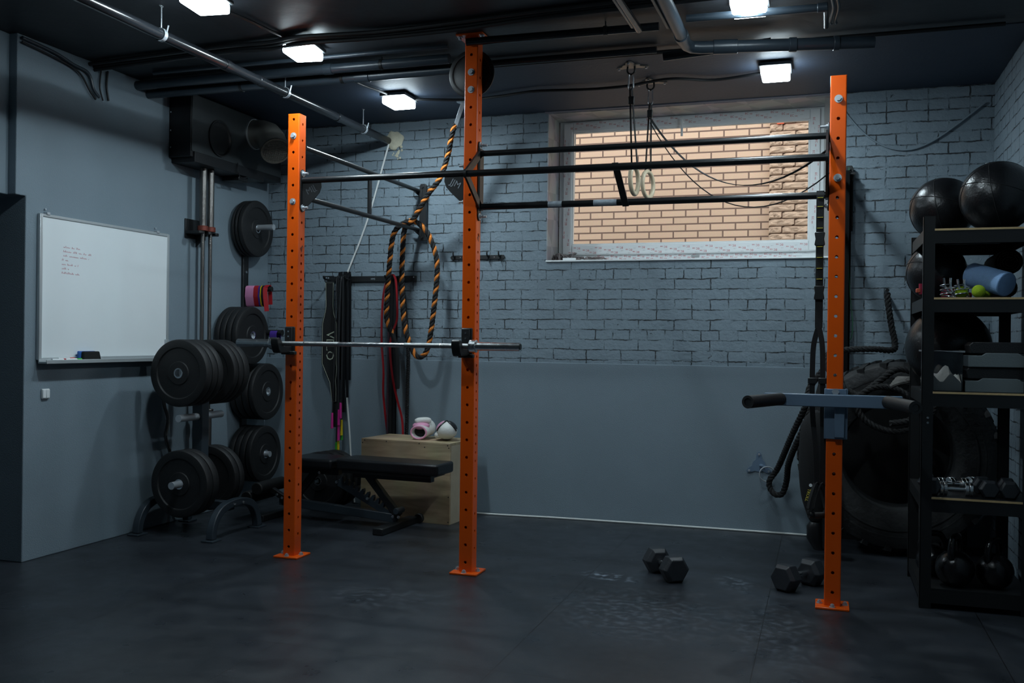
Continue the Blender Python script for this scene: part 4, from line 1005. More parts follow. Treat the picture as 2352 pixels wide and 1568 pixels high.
# wall-mounted plate storage ----------------------------------------
SY = 6.63; X0 = XL+.026; SY2 = 6.43
ws = thing('wall_plate_rack', 'black vertical plate rack bolted to the left wall with pegs', 'plate rack', (XL, SY, .3))
MB().box((XL+.001, SY-.036, .30), (XL+.024, SY+.036, 2.35)).build('upright', M_blk, ws, bevel=.004)
MB().box((XL+.001, SY2-.03, 1.22), (XL+.024, SY2+.03, 1.50)).box((XL+.001, SY2+.03, 1.32), (XL+.020, SY-.036, 1.38)).build('side_arm', M_blk, ws, bevel=.003)
for z, xe, yy in ((2.215, -4.175, SY), (1.722, -4.185, SY), (1.375, -4.085, SY), (1.349, -4.235, SY2), (.905, -4.225, SY), (.407, -4.185, SY)):
    MB().cyl((XL+.02, yy, z), (xe, yy, z), .0235 if z not in (1.722,) else .02, seg=24).build('plate_peg', M_blk if z in (1.722, 1.375) else M_zinc, ws)
for z in (1.86, 1.55, 2.05, 1.15): MB().cyl((XL+.024, SY, z), (XL+.030, SY, z), .010, seg=12).build('bolt', M_chrome, ws)
G2 = 'bumper plates on the wall rack'
def stack_x(z, ths, nm, y=SY, x0=X0):
    x = x0; n = len(ths); ords = {3: ('against the wall', 'in the middle', 'facing the room'), 4: ('against the wall', 'second from the wall', 'third from the wall', 'facing the room')}[n]
    for th, od in zip(ths, ords):
        plate(th, (x, y, z), ROT_X, 'bumper plate %s, %s' % (od, nm), G2); x += th+.0015
stack_x(2.205, (.03, .03, .045), 'on the topmost peg of the wall plate rack')
stack_x(1.349, (.05, .05, .05, .05), 'on the wall rack peg just below the hanging bands', SY2)
stack_x(.905, (.05, .06, .06, .045), 'on the wall rack peg second from the bottom')
stack_x(.407, (.05, .05, .05, .05), 'on the lowest peg of the wall rack')
# bands on the second peg
BN = 'exercise bands on the wall rack peg'
def peg_band(x0, w, m_, zb, label, z=1.722, r=.026, y=SY):
    p = [(y+r*math.cos(PI*k/10), z+r*math.sin(PI*k/10)) for k in range(11)]
    p += [(y-r-.006, z-.06), (y-r-.002, (z+zb)/2), (y-r+.012, zb+.01), (y, zb), (y+r-.012, zb+.01), (y+r+.002, (z+zb)/2), (y+r+.006, z-.06)]
    return tag(MB().path([(x0, a, b) for a, b in p], 0, flat=(w, .006), side=(1, 0, 0), closed=True).build('exercise_band', m_, smooth=50), label, 'exercise band', BN)
peg_band(-4.375, .075, M_pink, 1.585, 'wide pink fabric band on the wall rack peg, nearest the wall')
peg_band(-4.315, .040, M_red, 1.585, 'red band next to the pink one on the wall rack peg', r=.0265)
peg_band(-4.287, .012, M_purple, 1.585, 'thin purple band between the red and yellow ones on the wall rack peg', r=.027)
peg_band(-4.272, .008, M_yellow, 1.585, 'thin yellow band on the wall rack peg', r=.027)
peg_band(-4.255, .016, M_rubber, 1.585, 'black band beside the yellow one on the wall rack peg', r=.0275)
tag(MB().path(spline([(-4.225, SY-.03, 1.735), (-4.226, SY-.035, 1.70), (-4.215, SY-.04, 1.62), (-4.205, SY-.04, 1.545)], 5), 0, flat=(.035, .005), side=(1, .3, 0)).path(spline([(-4.225, SY-.03, 1.735), (-4.225, SY, 1.753), (-4.225, SY+.03, 1.735), (-4.22, SY+.035, 1.60)], 5), 0, flat=(.035, .005), side=(1, 0, 0)).build('exercise_band', M_red, smooth=50), 'red band end hanging lowest, outermost on the wall rack peg', 'exercise band', BN)
tag(MB().path([(-4.15, SY+.034*math.cos(2*PI*k/24), 1.362+(.030 if math.sin(2*PI*k/24) > 0 else .075)*math.sin(2*PI*k/24)+.0) for k in range(24)], 0, flat=(.06, .005), side=(1, 0, 0), closed=True).build('exercise_band', M_purple, smooth=50), 'purple band looped round the peg just above the barbell sleeve', 'exercise band', BN)

# vertical barbells on the left wall ---------------------------------
hg = thing('barbell_hanger', 'black forked hanger on the left wall carrying two upright barbells', 'barbell hanger', (XL, 5.995, 2.09))
MB().box((XL+.001, 5.875, 2.06), (XL+.012, 6.115, 2.20)).build('back_plate', M_blk, hg, bevel=.003)
MB().prism([(0, -.12), (.115, -.12), (.125, -.105), (.125, -.070), (.07, -.067), (.07, -.022), (.125, -.019), (.135, 0), (.125, .019), (.07, .022), (.07, .067), (.125, .070), (.125, .105), (.115, .12), (0, .12)], (XL+.012, 5.995, 2.088), (1, 0, 0), (0, 1, 0), .022).build('fork_plate', M_blk, hg, bevel=.004)
MB().prism([(0, 0), (.10, 0), (0, -.09)], (XL+.012, 5.991, 2.088), (1, 0, 0), (0, 0, 1), -.008).build('gusset', M_blk, hg)
for y, lb in ((5.950, 'worn steel barbell hanging upright on the left wall, the one nearer the whiteboard'), (6.040, 'worn steel barbell hanging upright on the left wall, the one nearer the plate rack')):
    x = XL+.105
    t = thing('olympic_barbell', lb, 'barbell', (x, y, .36), 'barbells hanging on the left wall')
    M_worn = mat('worn_steel', (.20, .19, .18), .36, 1.0, bump=.2, bscale=120, var=.25, vscale=14)
    MB().cyl((x, y, .79), (x, y, 2.12), .014, seg=16).build('shaft', M_worn, t)
    for z0_, z1_ in ((2.15, 2.57), (.37, .79)):
        MB().cyl((x, y, z0_), (x, y, z1_), .0255, seg=24).build('sleeve', M_worn, t)
    MB().cyl((x, y, 2.112), (x, y, 2.15), .038, seg=24).build('collar', mat('rusty_red_collar', (.20, .045, .03), .5, .4, bump=.2), t, bevel=.004)
    MB().cyl((x, y, .775), (x, y, .80), .038, seg=24).build('collar', M_worn, t, bevel=.004)
# ez curl bar leaning against the wall
ez = MB().path(spline([(-4.39, 5.60, .36), (-4.39, 5.645, .48), (-4.39, 5.665, .52), (-4.395, 5.625, .63), (-4.40, 5.655, .75), (-4.405, 5.615, .87), (-4.41, 5.63, 1.02), (-4.41, 5.63, 1.25)], 5), .012, 12)
tag(ez.build('curl_bar', M_worn), 'thin wavy steel curl bar leaning on the left wall behind the floor weight tree', 'curl bar')

# plates standing on the floor behind the bench
for i, (yy, lb) in enumerate(((6.60, 'black bumper plate standing on the floor behind the bench, front of three'), (6.68, 'black bumper plate standing on the floor behind the bench, middle of three'), (6.76, 'black bumper plate standing on the floor behind the bench, nearest the wall'))):
    o = plate(.07, (-3.72+.02*i, yy+.035, .226), ROT_Y, lb, 'bumper plates standing on the floor')

# ================================================================== WHITEBOARD
W0, W1, WBz0, WBz1 = 4.505, 5.685, 1.185, 2.058
wbd = thing('whiteboard', 'large white magnetic whiteboard in a silver frame on the left wall', 'whiteboard', (XL, 5.1, WBz0))
MB().box((XL+.004, W0+.012, WBz0+.012), (XL+.018, W1-.012, WBz1-.012)).build('writing_panel', M_board, wbd, smooth=0)
fr = MB()
for lo, hi in (((XL+.001, W0, WBz0), (XL+.024, W0+.022, WBz1)), ((XL+.001, W1-.022, WBz0), (XL+.024, W1, WBz1)), ((XL+.001, W0+.022, WBz0), (XL+.024, W1-.022, WBz0+.018)), ((XL+.001, W0+.022, WBz1-.018), (XL+.024, W1-.022, WBz1))): fr.box(lo, hi)
fr.build('board_frame', M_alupaint, wbd, bevel=.004)
MB().box((XL+.024, W0+.0, WBz0-.020), (XL+.085, W1-.01, WBz0-.008)).box((XL+.080, W0, WBz0-.020), (XL+.085, W1-.01, WBz0+.002)).box((XL+.020, W0, WBz0-.020), (XL+.026, W1-.01, WBz0+.006)).build('pen_tray', M_alupaint, wbd, bevel=.002)
for y in (W0+.06, W1-.13): MB().box((XL+.001, y-.012, WBz1-.004), (XL+.03, y+.012, WBz1+.012)).cyl((XL+.001, y-.004, WBz1+.03), (XL+.012, y-.004, WBz1+.03), .006, seg=10).build('hanging_clip', M_zinc, wbd, bevel=.002)
wr = MB(); random.seed(11)
for i, L in enumerate((.15, .235, .215, .055, .14, .06, .15)):
    z = 1.872-i*.0265; y = 4.695-(.012 if i in (3, 4, 5, 6) else 0); end = y+L; k = 0; pts = []
    while y < end:
        if random.random() < .13 and len(pts) > 3:
            wr.path(pts, .0011, 5); pts = []; y += .010
        h = random.choice((.004, .005, .006, .011)); pts.append((XL+.0187, y, z-.02*(y-4.69)+(h if k % 2 else -.001))); y += random.uniform(.0025, .006); k += 1
    if len(pts) > 1: wr.path(pts, .0011, 5)
wr.build('red_writing', M_redink, wbd, smooth=0)
tz = WBz0-.008
def marker(y, m_, label, dz=.0, dx=.045):
    t = thing('whiteboard_marker', label, 'marker pen', (XL+dx, y, tz), 'marker pens on the whiteboard tray')
    r = .0085
    MB().cyl((XL+dx, y-.055, tz+r+dz), (XL+dx, y+.035, tz+r+dz), r, seg=16).build('barrel', M_white, t)
    MB().cyl((XL+dx, y+.035, tz+r+dz), (XL+dx, y+.075, tz+r+dz), r*1.05, seg=16).build('cap', m_, t)
marker(4.63, M_red, 'white marker pen with a red cap at the left end of the whiteboard tray', dx=.055)
marker(4.70, mat('orange_red_cap', (.60, .06, .03), .4, bump=.02), 'white marker pen with an orange-red cap, behind the green one on the tray', dx=.036, dz=.004)
marker(4.735, M_green, 'white marker pen with a green cap on the whiteboard tray', dx=.058)
er = thing('board_eraser', 'blue and black board eraser standing on the whiteboard tray', 'board eraser', (XL+.05, 4.88, tz))
MB().prism([(-.08, 0), (.08, 0), (.065, .06), (-.075, .06)], (XL+.072, 4.885, tz+.001), (0, 1, 0), (0, 0, 1), -.02).build('felt_pad', M_fabric, er, bevel=.006, seg=3) if False else MB().prism([(-.075, 0), (.08, 0), (.062, .058), (-.072, .058)], (XL+.050, 4.89, tz+.001), (0, 1, 0), (0, 0, 1), .024).build('felt_pad', M_fabric, er, bevel=.007, seg=3)
MB().prism([(-.080, 0), (.078, 0), (.062, .060), (-.080, .060)], (XL+.032, 4.88, tz+.001), (0, 1, 0), (0, 0, 1), .0185).build('eraser_body', M_blueplastic, er, bevel=.006, seg=3)
tag(MB().box((XL+.0185, 5.645, 1.27), (XL+.035, 5.675, 1.315)).build('magnet', M_alupaint, bevel=.003), 'small silver magnet at the lower right corner of the whiteboard', 'magnet')
sw = thing('light_switch', 'small white double light switch on the left wall under the whiteboard', 'light switch', (XL, 4.577, .95))
MB().box((XL+.001, 4.549, .952), (XL+.012, 4.606, 1.012)).build('switch_plate', M_white, sw, bevel=.003)
for y in (4.563, 4.591): MB().box((XL+.012, y-.0125, .957), (XL+.017, y+.0125, 1.007)).build('rocker', M_white, sw, bevel=.002)

# ================================================================== FAN HEATER
hv = thing('air_handling_unit', 'black ceiling-height ventilation box with an elbow duct on the left wall', 'ventilation unit', (XL, 6.27, 2.55))
M_duct = mat('dark_sheet_metal', (.014, .015, .017), .42, .3, bump=.05, var=.2)
M_ductgrey = mat('grey_sheet_metal', (.045, .052, .056), .42, .3, bump=.05, var=.2)
MB().box((XL+.001, 5.69, 2.61), (XL+.185, 6.87, 3.06)).build('casing', M_duct, hv, bevel=.004)
MB().box((XL+.185, 5.70, 2.65), (XL+.190, 6.86, 3.055)).build('front_panel', M_ductgrey, hv, bevel=.002)
MB().box((XL+.001, 5.72, 2.575), (XL+.20, 6.60, 2.65)).build('bottom_flange', M_duct, hv, bevel=.003)
MB().box((XL+.02, 6.30, 2.54), (XL+.17, 6.42, 2.575)).build('terminal_box', M_blk, hv, bevel=.004)
MB().lathe([(0, .002), (.115, .002), (.125, .012), (.135, .012), (.135, 0)], (XL+.190, 6.02, 2.80), (1, 0, 0), 40).build('fan_inlet', M_blk, hv)
ec = [(XL+.185, 6.47, 2.925), (XL+.27, 6.465, 2.922), (XL+.33, 6.445, 2.90), (XL+.385, 6.41, 2.855), (XL+.46, 6.345, 2.762)]
eb = MB().path(ec, .108, 32).build('elbow_duct', mat('elbow_sheet_metal', (.24, .24, .22), .42, .3, bump=.05, var=.2), hv, smooth=25)
MB().lathe([(.113, 0), (.118, 0), (.118, .018), (.113, .018)], (XL+.186, 6.47, 2.925), (1, 0, 0), 40, closed=True).build('duct_collar', M_alupaint, hv)
ed = (V(ec[-1])-V(ec[-2])).normalized(); gm = MB(); gu, gw = frame_axes(ed)
for k in range(-6, 7):
    h = math.sqrt(max(0, .104**2-(k*.016)**2)); c_ = V(ec[-1])+ed*.004
    gm.beam(c_+gu*k*.016-gw*h, c_+gu*k*.016+gw*h, .004, .003, side=gu); gm.beam(c_+gw*k*.016-gu*h, c_+gw*k*.016+gu*h, .004, .003, side=gw)
gm.lathe([(.100, 0), (.112, 0), (.112, .012), (.100, .012)], V(ec[-1]), ed, 36, closed=True); gm.build('grille', mat('grille_metal', (.16, .15, .13), .4, .5, bump=.02), eb, smooth=0)
MB().path(spline([(XL+.20, 6.24, 2.66), (XL+.215, 6.22, 2.60), (XL+.21, 6.26, 2.555), (XL+.20, 6.36, 2.57), (XL+.195, 6.45, 2.62)], 6), .004, 6).build('loose_cable', M_cablk, hv)
for z in (2.68, 2.80, 2.93): MB().cyl((XL+.02, 5.69, z), (XL+.02, 5.684, z), .006, seg=8).build('screw', M_chrome, hv)

# ================================================================== HOOK RAIL, BELT, BANDS
hr = thing('hook_rail', 'black steel hook rail on the back wall behind the climbing rope', 'hook rail', (-3.48, YW, 1.80))
MB().box((-3.875, YW-.022, 1.795), (-3.085, YW-.002, 1.842)).build('rail', M_blk, hr, bevel=.003)
for x in (-3.845, -3.715, -3.655, -3.245, -3.30):
    MB().path(spline([(x, YW-.02, 1.815), (x, YW-.07, 1.812), (x, YW-.125, 1.82), (x, YW-.135, 1.84)], 4), .008, 10).build('hook', M_blk, hr)
MB().text('HMS', .020, (-3.46, YW-.0224, 1.818), (1, 0, 0), (0, 0, 1), .0006).build('lettering', M_logo, hr, smooth=0)
for x in (-3.86, -3.10): MB().cyl((x, YW-.022, 1.83), (x, YW-.026, 1.83), .006, seg=10).build('screw', M_chrome, hr)
bl = thing('lifting_belt', 'black weightlifting belt with pale stitched lettering hanging from the left end of the hook rail', 'lifting belt', (-3.79, 6.88, .72))
L_ = [(-3.838, 1.79), (-3.832, 1.60), (-3.840, 1.55), (-3.866, 1.455), (-3.866, 1.13), (-3.850, 1.10), (-3.805, 1.01), (-3.785, .975), (-3.770, .88), (-3.764, .82)]
R__ = [(-3.724, .82), (-3.724, .92), (-3.730, .99), (-3.720, 1.06), (-3.718, 1.10), (-3.724, 1.13), (-3.727, 1.455), (-3.758, 1.55), (-3.764, 1.60), (-3.764, 1.79)]
MB().prism(L_+R__, (0, 6.875, 0), (1, 0, 0), (0, 0, 1), .014).build('belt_body', M_fabric, bl, smooth=0, bevel=.003)
cx_ = sum(p[0] for p in L_+R__)/20; cz_ = 1.3
MB().path([(cx_+(a-cx_)*.90, 6.874-.0135-.0008 if False else 6.8602, cz_+(b-cz_)*.985) for a, b in L_+R__], .0018, 5, closed=True).build('stitching', M_stitch, bl)
MB().text('VELO', .098, (-3.790, 6.8605, 1.275), (0, 0, -1), (1, 0, 0), .0012).build('lettering', M_stitch, bl, smooth=0)
MB().text('VELO', .082, (-3.7905, 6.8600, 1.275), (0, 0, -1), (1, 0, 0), .0012).build('lettering_fill', M_fabric, bl, smooth=0)
MB().prism([(-.018, .62), (.020, .62), (.022, .82), (-.016, .82)], (-3.744, 6.878, 0), (1, 0, 0), (0, 0, 1), .008).build('belt_strap', M_fabric, bl, smooth=0)
MB().path([(-3.845, 6.87, 1.80), (-3.84, 6.86, 1.835), (-3.76, 6.86, 1.835), (-3.755, 6.87, 1.80), (-3.76, 6.87, 1.79), (-3.84, 6.87, 1.79)], .005, 8, closed=True).build('buckle', M_blk, bl)
JG = 'jump ropes on the hook rail'
JN = [0]
def jumprope(x, zb, m_, dx, label, cm=M_cablk, zb2=None):
    JN[0] += 1
    t = thing('jump_rope', label, 'jump rope', (x, 6.86-.026*JN[0]+.03, zb), JG)
    zb2 = zb2 or zb+.06; yy = 6.89-.026*JN[0]
    MB().path(spline([(x-.012+dx, yy, zb+.10), (x-.014, yy, 1.2), (x-.010, yy+.01, 1.75), (x, yy+.02, 1.83), (x+.012, yy+.01, 1.75), (x+.015, yy+.002, 1.2), (x+.014-dx, yy+.002, zb2+.10)], 7), .0045, 6).build('cord', cm, t)
    for z, xx in ((zb, x-.013+dx), (zb2, x+.015-dx)): MB().cyl((xx, yy+.001, z), (xx, yy+.001, z+.125), .011, .009, seg=14).build('handle', m_, t, bevel=.002)
jumprope(-3.700, .375, M_green, -.01, 'black jump rope with green handles, hanging lowest beside the belt', zb2=.52)
jumprope(-3.678, .415, M_yellow, .0, 'black jump rope with yellow handles hanging beside the belt', zb2=.56)
jumprope(-3.706, .615, M_hotpink, -.015, 'black jump rope with hot pink handles hanging beside the belt', zb2=.52)
jumprope(-3.655, .645, mat('magenta_plastic', (.50, .02, .22), .4, bump=.02), .006, 'black jump rope with magenta handles at the right of the rope bunch', zb2=.70)
# black tape/strap bundle right of the belt
for k, (xa, w_, lb) in enumerate(((-3.735, .030, 'flat black strap hanging directly right of the belt'), (-3.690, .034, 'flat black strap hanging second right of the belt'), (-3.655, .020, 'narrow black strap hanging third right of the belt'))):
    tag(MB().path(spline([(xa+.006, 6.905, .62+.12*k), (xa, 6.90, 1.1), (xa, 6.90, 1.60), (xa, 6.895, 1.80), (xa, 6.912, 1.84), (xa+.004, 6.93, 1.80), (xa+.01, 6.93, 1.0)], 5), 0, flat=(w_, .006), side=(1, 0, 0)).build('hanging_strap', M_vinyl, smooth=40), lb, 'strap', 'black straps beside the belt')
# red band and dark bands on the right hook
rp = [(-3.228, 6.855, 1.838), (-3.200, 6.84, 1.78), (-3.187, 6.835, 1.63), (-3.186, 6.835, 1.49), (-3.225, 6.835, 1.38), (-3.246, 6.84, 1.26), (-3.220, 6.845, 1.02), (-3.190, 6.87, .85), (-3.162, 6.90, .70), (-3.160, 6.91, .52), (-3.21, 6.92, .44), (-3.265, 6.92, .46), (-3.296, 6.91, .62), (-3.318, 6.88, .90), (-3.302, 6.845, 1.09), (-3.322, 6.845, 1.33), (-3.318, 6.845, 1.60), (-3.300, 6.85, 1.75), (-3.262, 6.86, 1.83)]
tag(MB().path(spline(rp, 6, True), 0, flat=(.016, .006), side=(1, 0, 0), closed=True).build('resistance_band', M_red, smooth=50), 'thin red elastic band hanging from the right hook of the rail', 'resistance band', 'elastic bands on the hook rail')
for k, (xa, w_, m_, zb, lb) in enumerate(((-3.285, .014, M_dkpurple, .47, 'thin plum elastic band hanging just inside the red one on the hook rail'), (-3.262, .026, M_rubber, .47, 'black elastic band hanging in the middle of the bunch on the hook rail'), (-3.232, .022, M_vinyl, .47, 'glossy black elastic band at the right of the bunch on the hook rail'))):
    loop_band('resistance_band', m_, xa, 6.905, 1.835, zb, w_, .014, lb, 'elastic bands on the hook rail')
bk = MB(); twisted(bk, [(-3.195, 6.935, 1.80), (-3.165, 6.94, 1.60), (-3.140, 6.945, 1.30), (-3.138, 6.945, 1.0), (-3.145, 6.945, .50)], .014, .05, (0, 0, 0), .010, 6)
tag(bk.build('braided_rope', M_ropeblk), 'thin black braided rope hanging at the right end of the hook rail bunch', 'rope')
ch = thing('coat_hooks', 'short black coat hook strip on the back wall behind the middle post', 'coat hooks', (-2.57, YW, 1.97))
MB().prism([(-.215, -.017), (.215, -.017), (.227, 0), (.215, .017), (-.215, .017), (-.227, 0)], (-2.57, YW-.002, 1.980), (1, 0, 0), (0, 0, 1), .010).build('back_strip', M_blk, ch, bevel=.002)
for x in (-2.76, -2.665, -2.48, -2.385): MB().path(spline([(x, YW-.012, 1.99), (x, YW-.03, 1.985), (x, YW-.045, 2.005), (x, YW-.04, 2.02)], 4), .006, 8).path(spline([(x, YW-.012, 1.975), (x, YW-.03, 1.955), (x, YW-.035, 1.965)], 4), .005, 8).build('hook', M_blk, ch)
for x in (-2.71, -2.43): MB().cyl((x, YW-.012, 1.98), (x, YW-.015, 1.98), .005, seg=10).build('screw', M_chrome, ch)

# ================================================================== STORAGE RACK
sx0, sx1, sy0, sy1 = .478, .998, 5.27, 6.00
sk = thing('storage_rack', 'black steel storage rack with plywood shelves by the right wall', 'storage rack', (.73, 5.63, 0))
for x in (sx0, sx1-.055):
    for y in (sy0, sy1-.04):
        zt = 1.995 if y < 5.6 else 1.96
        p = MB().box((x, y, .0), (x+.055, y+.003, zt))
        xa, xb = (x, x+.003) if x < .7 else (x+.052, x+.055); p.box((xa, y, 0), (xb, y+.04, zt)).box((x, y+.0375, 0), (x+.055, y+.04, zt)) if y > 5.6 else p.box((xa, y, 0), (xb, y+.04, zt))
        p.build('rack_post', M_blk, sk, smooth=0)
for z in (1.931, 1.582, 1.104, .568, .105):
    sb = MB().box((sx0+.004, sy0+.001, z-.010), (sx1-.004, sy1, z)).build('shelf_board', M_blk, sk, smooth=0)
    if z > .2: MB().box((sx0+.052, sy0-.003, z-.010), (sx1-.052, sy0+.001, z)).build('plywood_edge', M_ply_edge, sb, smooth=0)
    q = MB()
    for lo, hi in (((sx0+.055, sy0, z-.075), (sx1-.055, sy0+.004, z-.0105)), ((sx0+.055, sy1-.004, z-.075), (sx1-.055, sy1, z-.0105)), ((sx0+.003, sy0+.04, z-.065), (sx0+.007, sy1-.04, z-.0105)), ((sx1-.007, sy0+.04, z-.065), (sx1-.003, sy1-.04, z-.0105))): q.box(lo, hi)
    q.build('shelf_beam', M_blk, sk, smooth=0)
for z in (.97, .945): MB().cyl((sx0+.03, sy0, z), (sx0+.03, sy0-.005, z), .006, seg=10).build('bolt', M_chrome, sk)

def medball(c, r, label, seams=True):
    t = thing('medicine_ball', label, 'medicine ball', (c[0], c[1], c[2]-r), 'black medicine balls on the rack')
    MB().ball(c, r, 40, 26).build('ball_cover', M_leather, t, smooth=80)
    if seams:
        s = MB()
        for ax in (V((.3, .2, 1)).normalized(), V((1, -.3, .2)).normalized(), V((-.2, 1, .4)).normalized()):
            u, w = frame_axes(ax); s.path([V(c)+(u*math.cos(2*PI*k/48)+w*math.sin(2*PI*k/48))*r*1.0 for k in range(48)], .0022, 6, closed=True)
        s.build('seam', M_fabric, t)
    return t
medball((.628, 5.86, 1.932+.175), .175, 'black medicine ball on the left of the rack top')
m2 = medball((.855, 5.52, 1.932+.185), .185, 'larger black medicine ball on the right of the rack top')
MB().box((.80, 5.55, 2.30), (.84, 5.56, 2.302)).build('white_tag', M_white, m2, smooth=0)
medball((.592, 5.78, 1.583+.160), .160, 'black medicine ball bulging out at the left rear of the second shelf')
medball((.655, 5.765, 1.105+.222), .222, 'big black ball at the back of the middle shelf, behind the clear bin', False)

# second shelf items
z2 = 1.5825
fr_ = MB(); a, e = V((.735, 5.515, z2+.130)), V((.875, 5.345, z2+.067))
fr_.cyl(a, e, .063, seg=40)
tag(fr_.build('foam_roller', M_foamblue, bevel=.006, seg=3), 'pale blue foam roller lying tilted on the second shelf of the rack', 'foam roller')
tag(MB().ball((.745, 5.34, z2+.033), .033, 24, 14).build('tennis_ball', M_tennis), 'yellow-green tennis ball in front of the blue foam roller', 'tennis ball', 'tennis balls on the rack')
tag(MB().ball((.79, 5.43, z2+.033), .033, 24, 14).build('tennis_ball', M_tennis), 'yellow-green tennis ball half hidden under the blue foam roller', 'tennis ball', 'tennis balls on the rack')
tag(MB().ball((.668, 5.36, z2+.031), .030, 24, 14).build('tennis_ball', M_tennis), 'yellow-green ball caught inside the chrome spring collar', 'tennis ball', 'tennis balls on the rack')
def spring_collar(x, y, label, h):
    t = thing('spring_collar', label, 'spring collar', (x, y, z2), 'chrome spring collars on the rack')
    MB().path([(x+.034*math.cos(k*.45), y+.034*math.sin(k*.45), z2+.006+.0016*k) for k in range(40)], .0035, 8).build('coil', M_chrome, t)
    for sg in (-1, 1): MB().path(spline([(x+.034, y, z2+.01), (x+.03*sg*.4, y-.02, z2+.05), (x+.016*sg-.005, y-.02, z2+h)], 5), .0055, 8).build('handle', M_chrome, t)
spring_collar(.600, 5.33, 'chrome spring collar with tall handles, left on the second shelf', .10)
spring_collar(.668, 5.36, 'chrome spring collar holding a green ball on the second shelf', .095)
tag(MB().path(spline([(.60, 5.48, z2+.025), (.64, 5.53, z2+.035), (.69, 5.60, z2+.035), (.74, 5.66, z2+.025)], 6), [.022]*19, 10).build('crimson_roll', M_crimson), 'dark crimson roll lying behind the spring collars on the second shelf', 'roll')
for (cx, cz, n_, lb) in ((.915, .062, 76, 'dark olive rolled-up mat lying lowest behind the blue foam roller'), (.925, .200, 92, 'dark olive rolled-up mat stacked on top of another behind the blue foam roller')):
    rm = MB(); pts = []
    R1 = .060 if n_ == 76 else .072
    for k in range(n_): a = k*.32; r = .012+(R1-.012)*k/(n_-1); pts.append((cx+r*math.cos(a), 5.58, z2+cz+r*math.sin(a)))
    rm.path(pts, 0, flat=(.36, .004), side=(0, 1, 0)); rm.v = [p+V((0, .19, 0)) for p in rm.v]
    tag(rm.build('rolled_mat', M_matolive, smooth=60), lb, 'exercise mat', 'rolled mats on the rack')
wh = thing('whistle', 'coral and crimson whistle hanging at the rack post on the second shelf', 'whistle', (.465, 5.36, z2+.02))
MB().box((.452, 5.345, z2+.028), (.474, 5.375, z2+.05)).build('mouthpiece', M_coral, wh, bevel=.004)
MB().cyl((.476, 5.36, z2+.02), (.476, 5.36, z2+.075), .010, seg=14).build('barrel', M_crimson, wh)

# middle shelf items
z3 = 1.1045
bi = thing('storage_bin', 'clear plastic bin at the left of the middle shelf', 'storage bin', (.575, 5.41, z3))
bx0, bx1, by0, by1, bz1 = .492, .672, 5.30, 5.50, z3+.205
w = MB()
for lo, hi in (((bx0, by0, z3), (bx1, by0+.003, bz1)), ((bx0, by1-.003, z3), (bx1, by1, bz1)), ((bx0, by0+.003, z3), (bx0+.003, by1-.003, bz1)), ((bx1-.003, by0+.003, z3), (bx1, by1-.003, bz1)), ((bx0+.003, by0+.003, z3), (bx1-.003, by1-.003, z3+.003))): w.box(lo, hi)
w.build('bin_walls', M_clear, bi, smooth=0)
rim = MB(); ring_pts = [(bx0-.006, by0-.006), (bx1+.006, by0-.006), (bx1+.006, by1+.006), (bx0-.006, by1+.006)]
rim.path([(a, b, bz1) for a, b in ring_pts], .005, 8, closed=True); rim.build('bin_rim', mat('grey_rim_plastic', (.30, .33, .36), .4, bump=.02), bi)
cl = MB(); n = 12; vs = []; random.seed(5)
for i in range(n+1):
    for j in range(n+1):
        x = bx0+.006+(bx1-bx0-.012)*i/n; y = by0+.008+(by1-by0-.016)*j/n; h = .055+.02*math.sin(i*.9+j*.5)+.012*random.random()+.055*math.exp(-((x-.60)**2+(y-5.36)**2)/.0012); vs.append((x, y, z3+.004+h))
k0 = len(vs); vs += [(p[0], p[1], z3+.004) for p in vs]
fs = [(i*(n+1)+j, (i+1)*(n+1)+j, (i+1)*(n+1)+j+1, i*(n+1)+j+1) for i in range(n) for j in range(n)]
bd = [(i, 0) for i in range(n+1)]+[(n, j) for j in range(1, n+1)]+[(i, n) for i in range(n-1, -1, -1)]+[(0, j) for j in range(n-1, 0, -1)]
for (a, b), (c_, d_) in zip(bd, bd[1:]+bd[:1]): p, q = a*(n+1)+b, c_*(n+1)+d_; fs.append((p, q, q+k0, p+k0))
tag(cl.add(vs, fs).build('cloth', M_chalkcloth), 'pale crumpled cloth inside the clear bin', 'cloth')
def step(x0, z, label, y0=5.31):
    t = thing('step_platform', label, 'step platform', (x0+.14, y0+.2, z), 'stacked aerobic steps'); x1 = .972
    MB().prism([(.012, .068), (x1-x0-.012, .068), (x1-x0-.004, .112), (x1-x0-.02, .126), (.02, .126), (.004, .112)], (x0, y0, z), (1, 0, 0), (0, 0, 1), -.20).build('step_top', M_stepblk, t, bevel=.004)
    W_ = x1-x0
    MB().prism([(0, 0), (W_, 0), (W_, .058), (W_-.03, .058), (W_-.05, .071), (.08, .071), (.06, .058), (0, .058)], (x0, y0-.004, z), (1, 0, 0), (0, 0, 1), -.20).build('step_base', M_step, t, bevel=.003)
step(.684, z3, 'black and grey step platform, lower of the two on the middle shelf')
step(.697, z3+.1275, 'black and grey step platform, upper of the two on the middle shelf', 5.30)

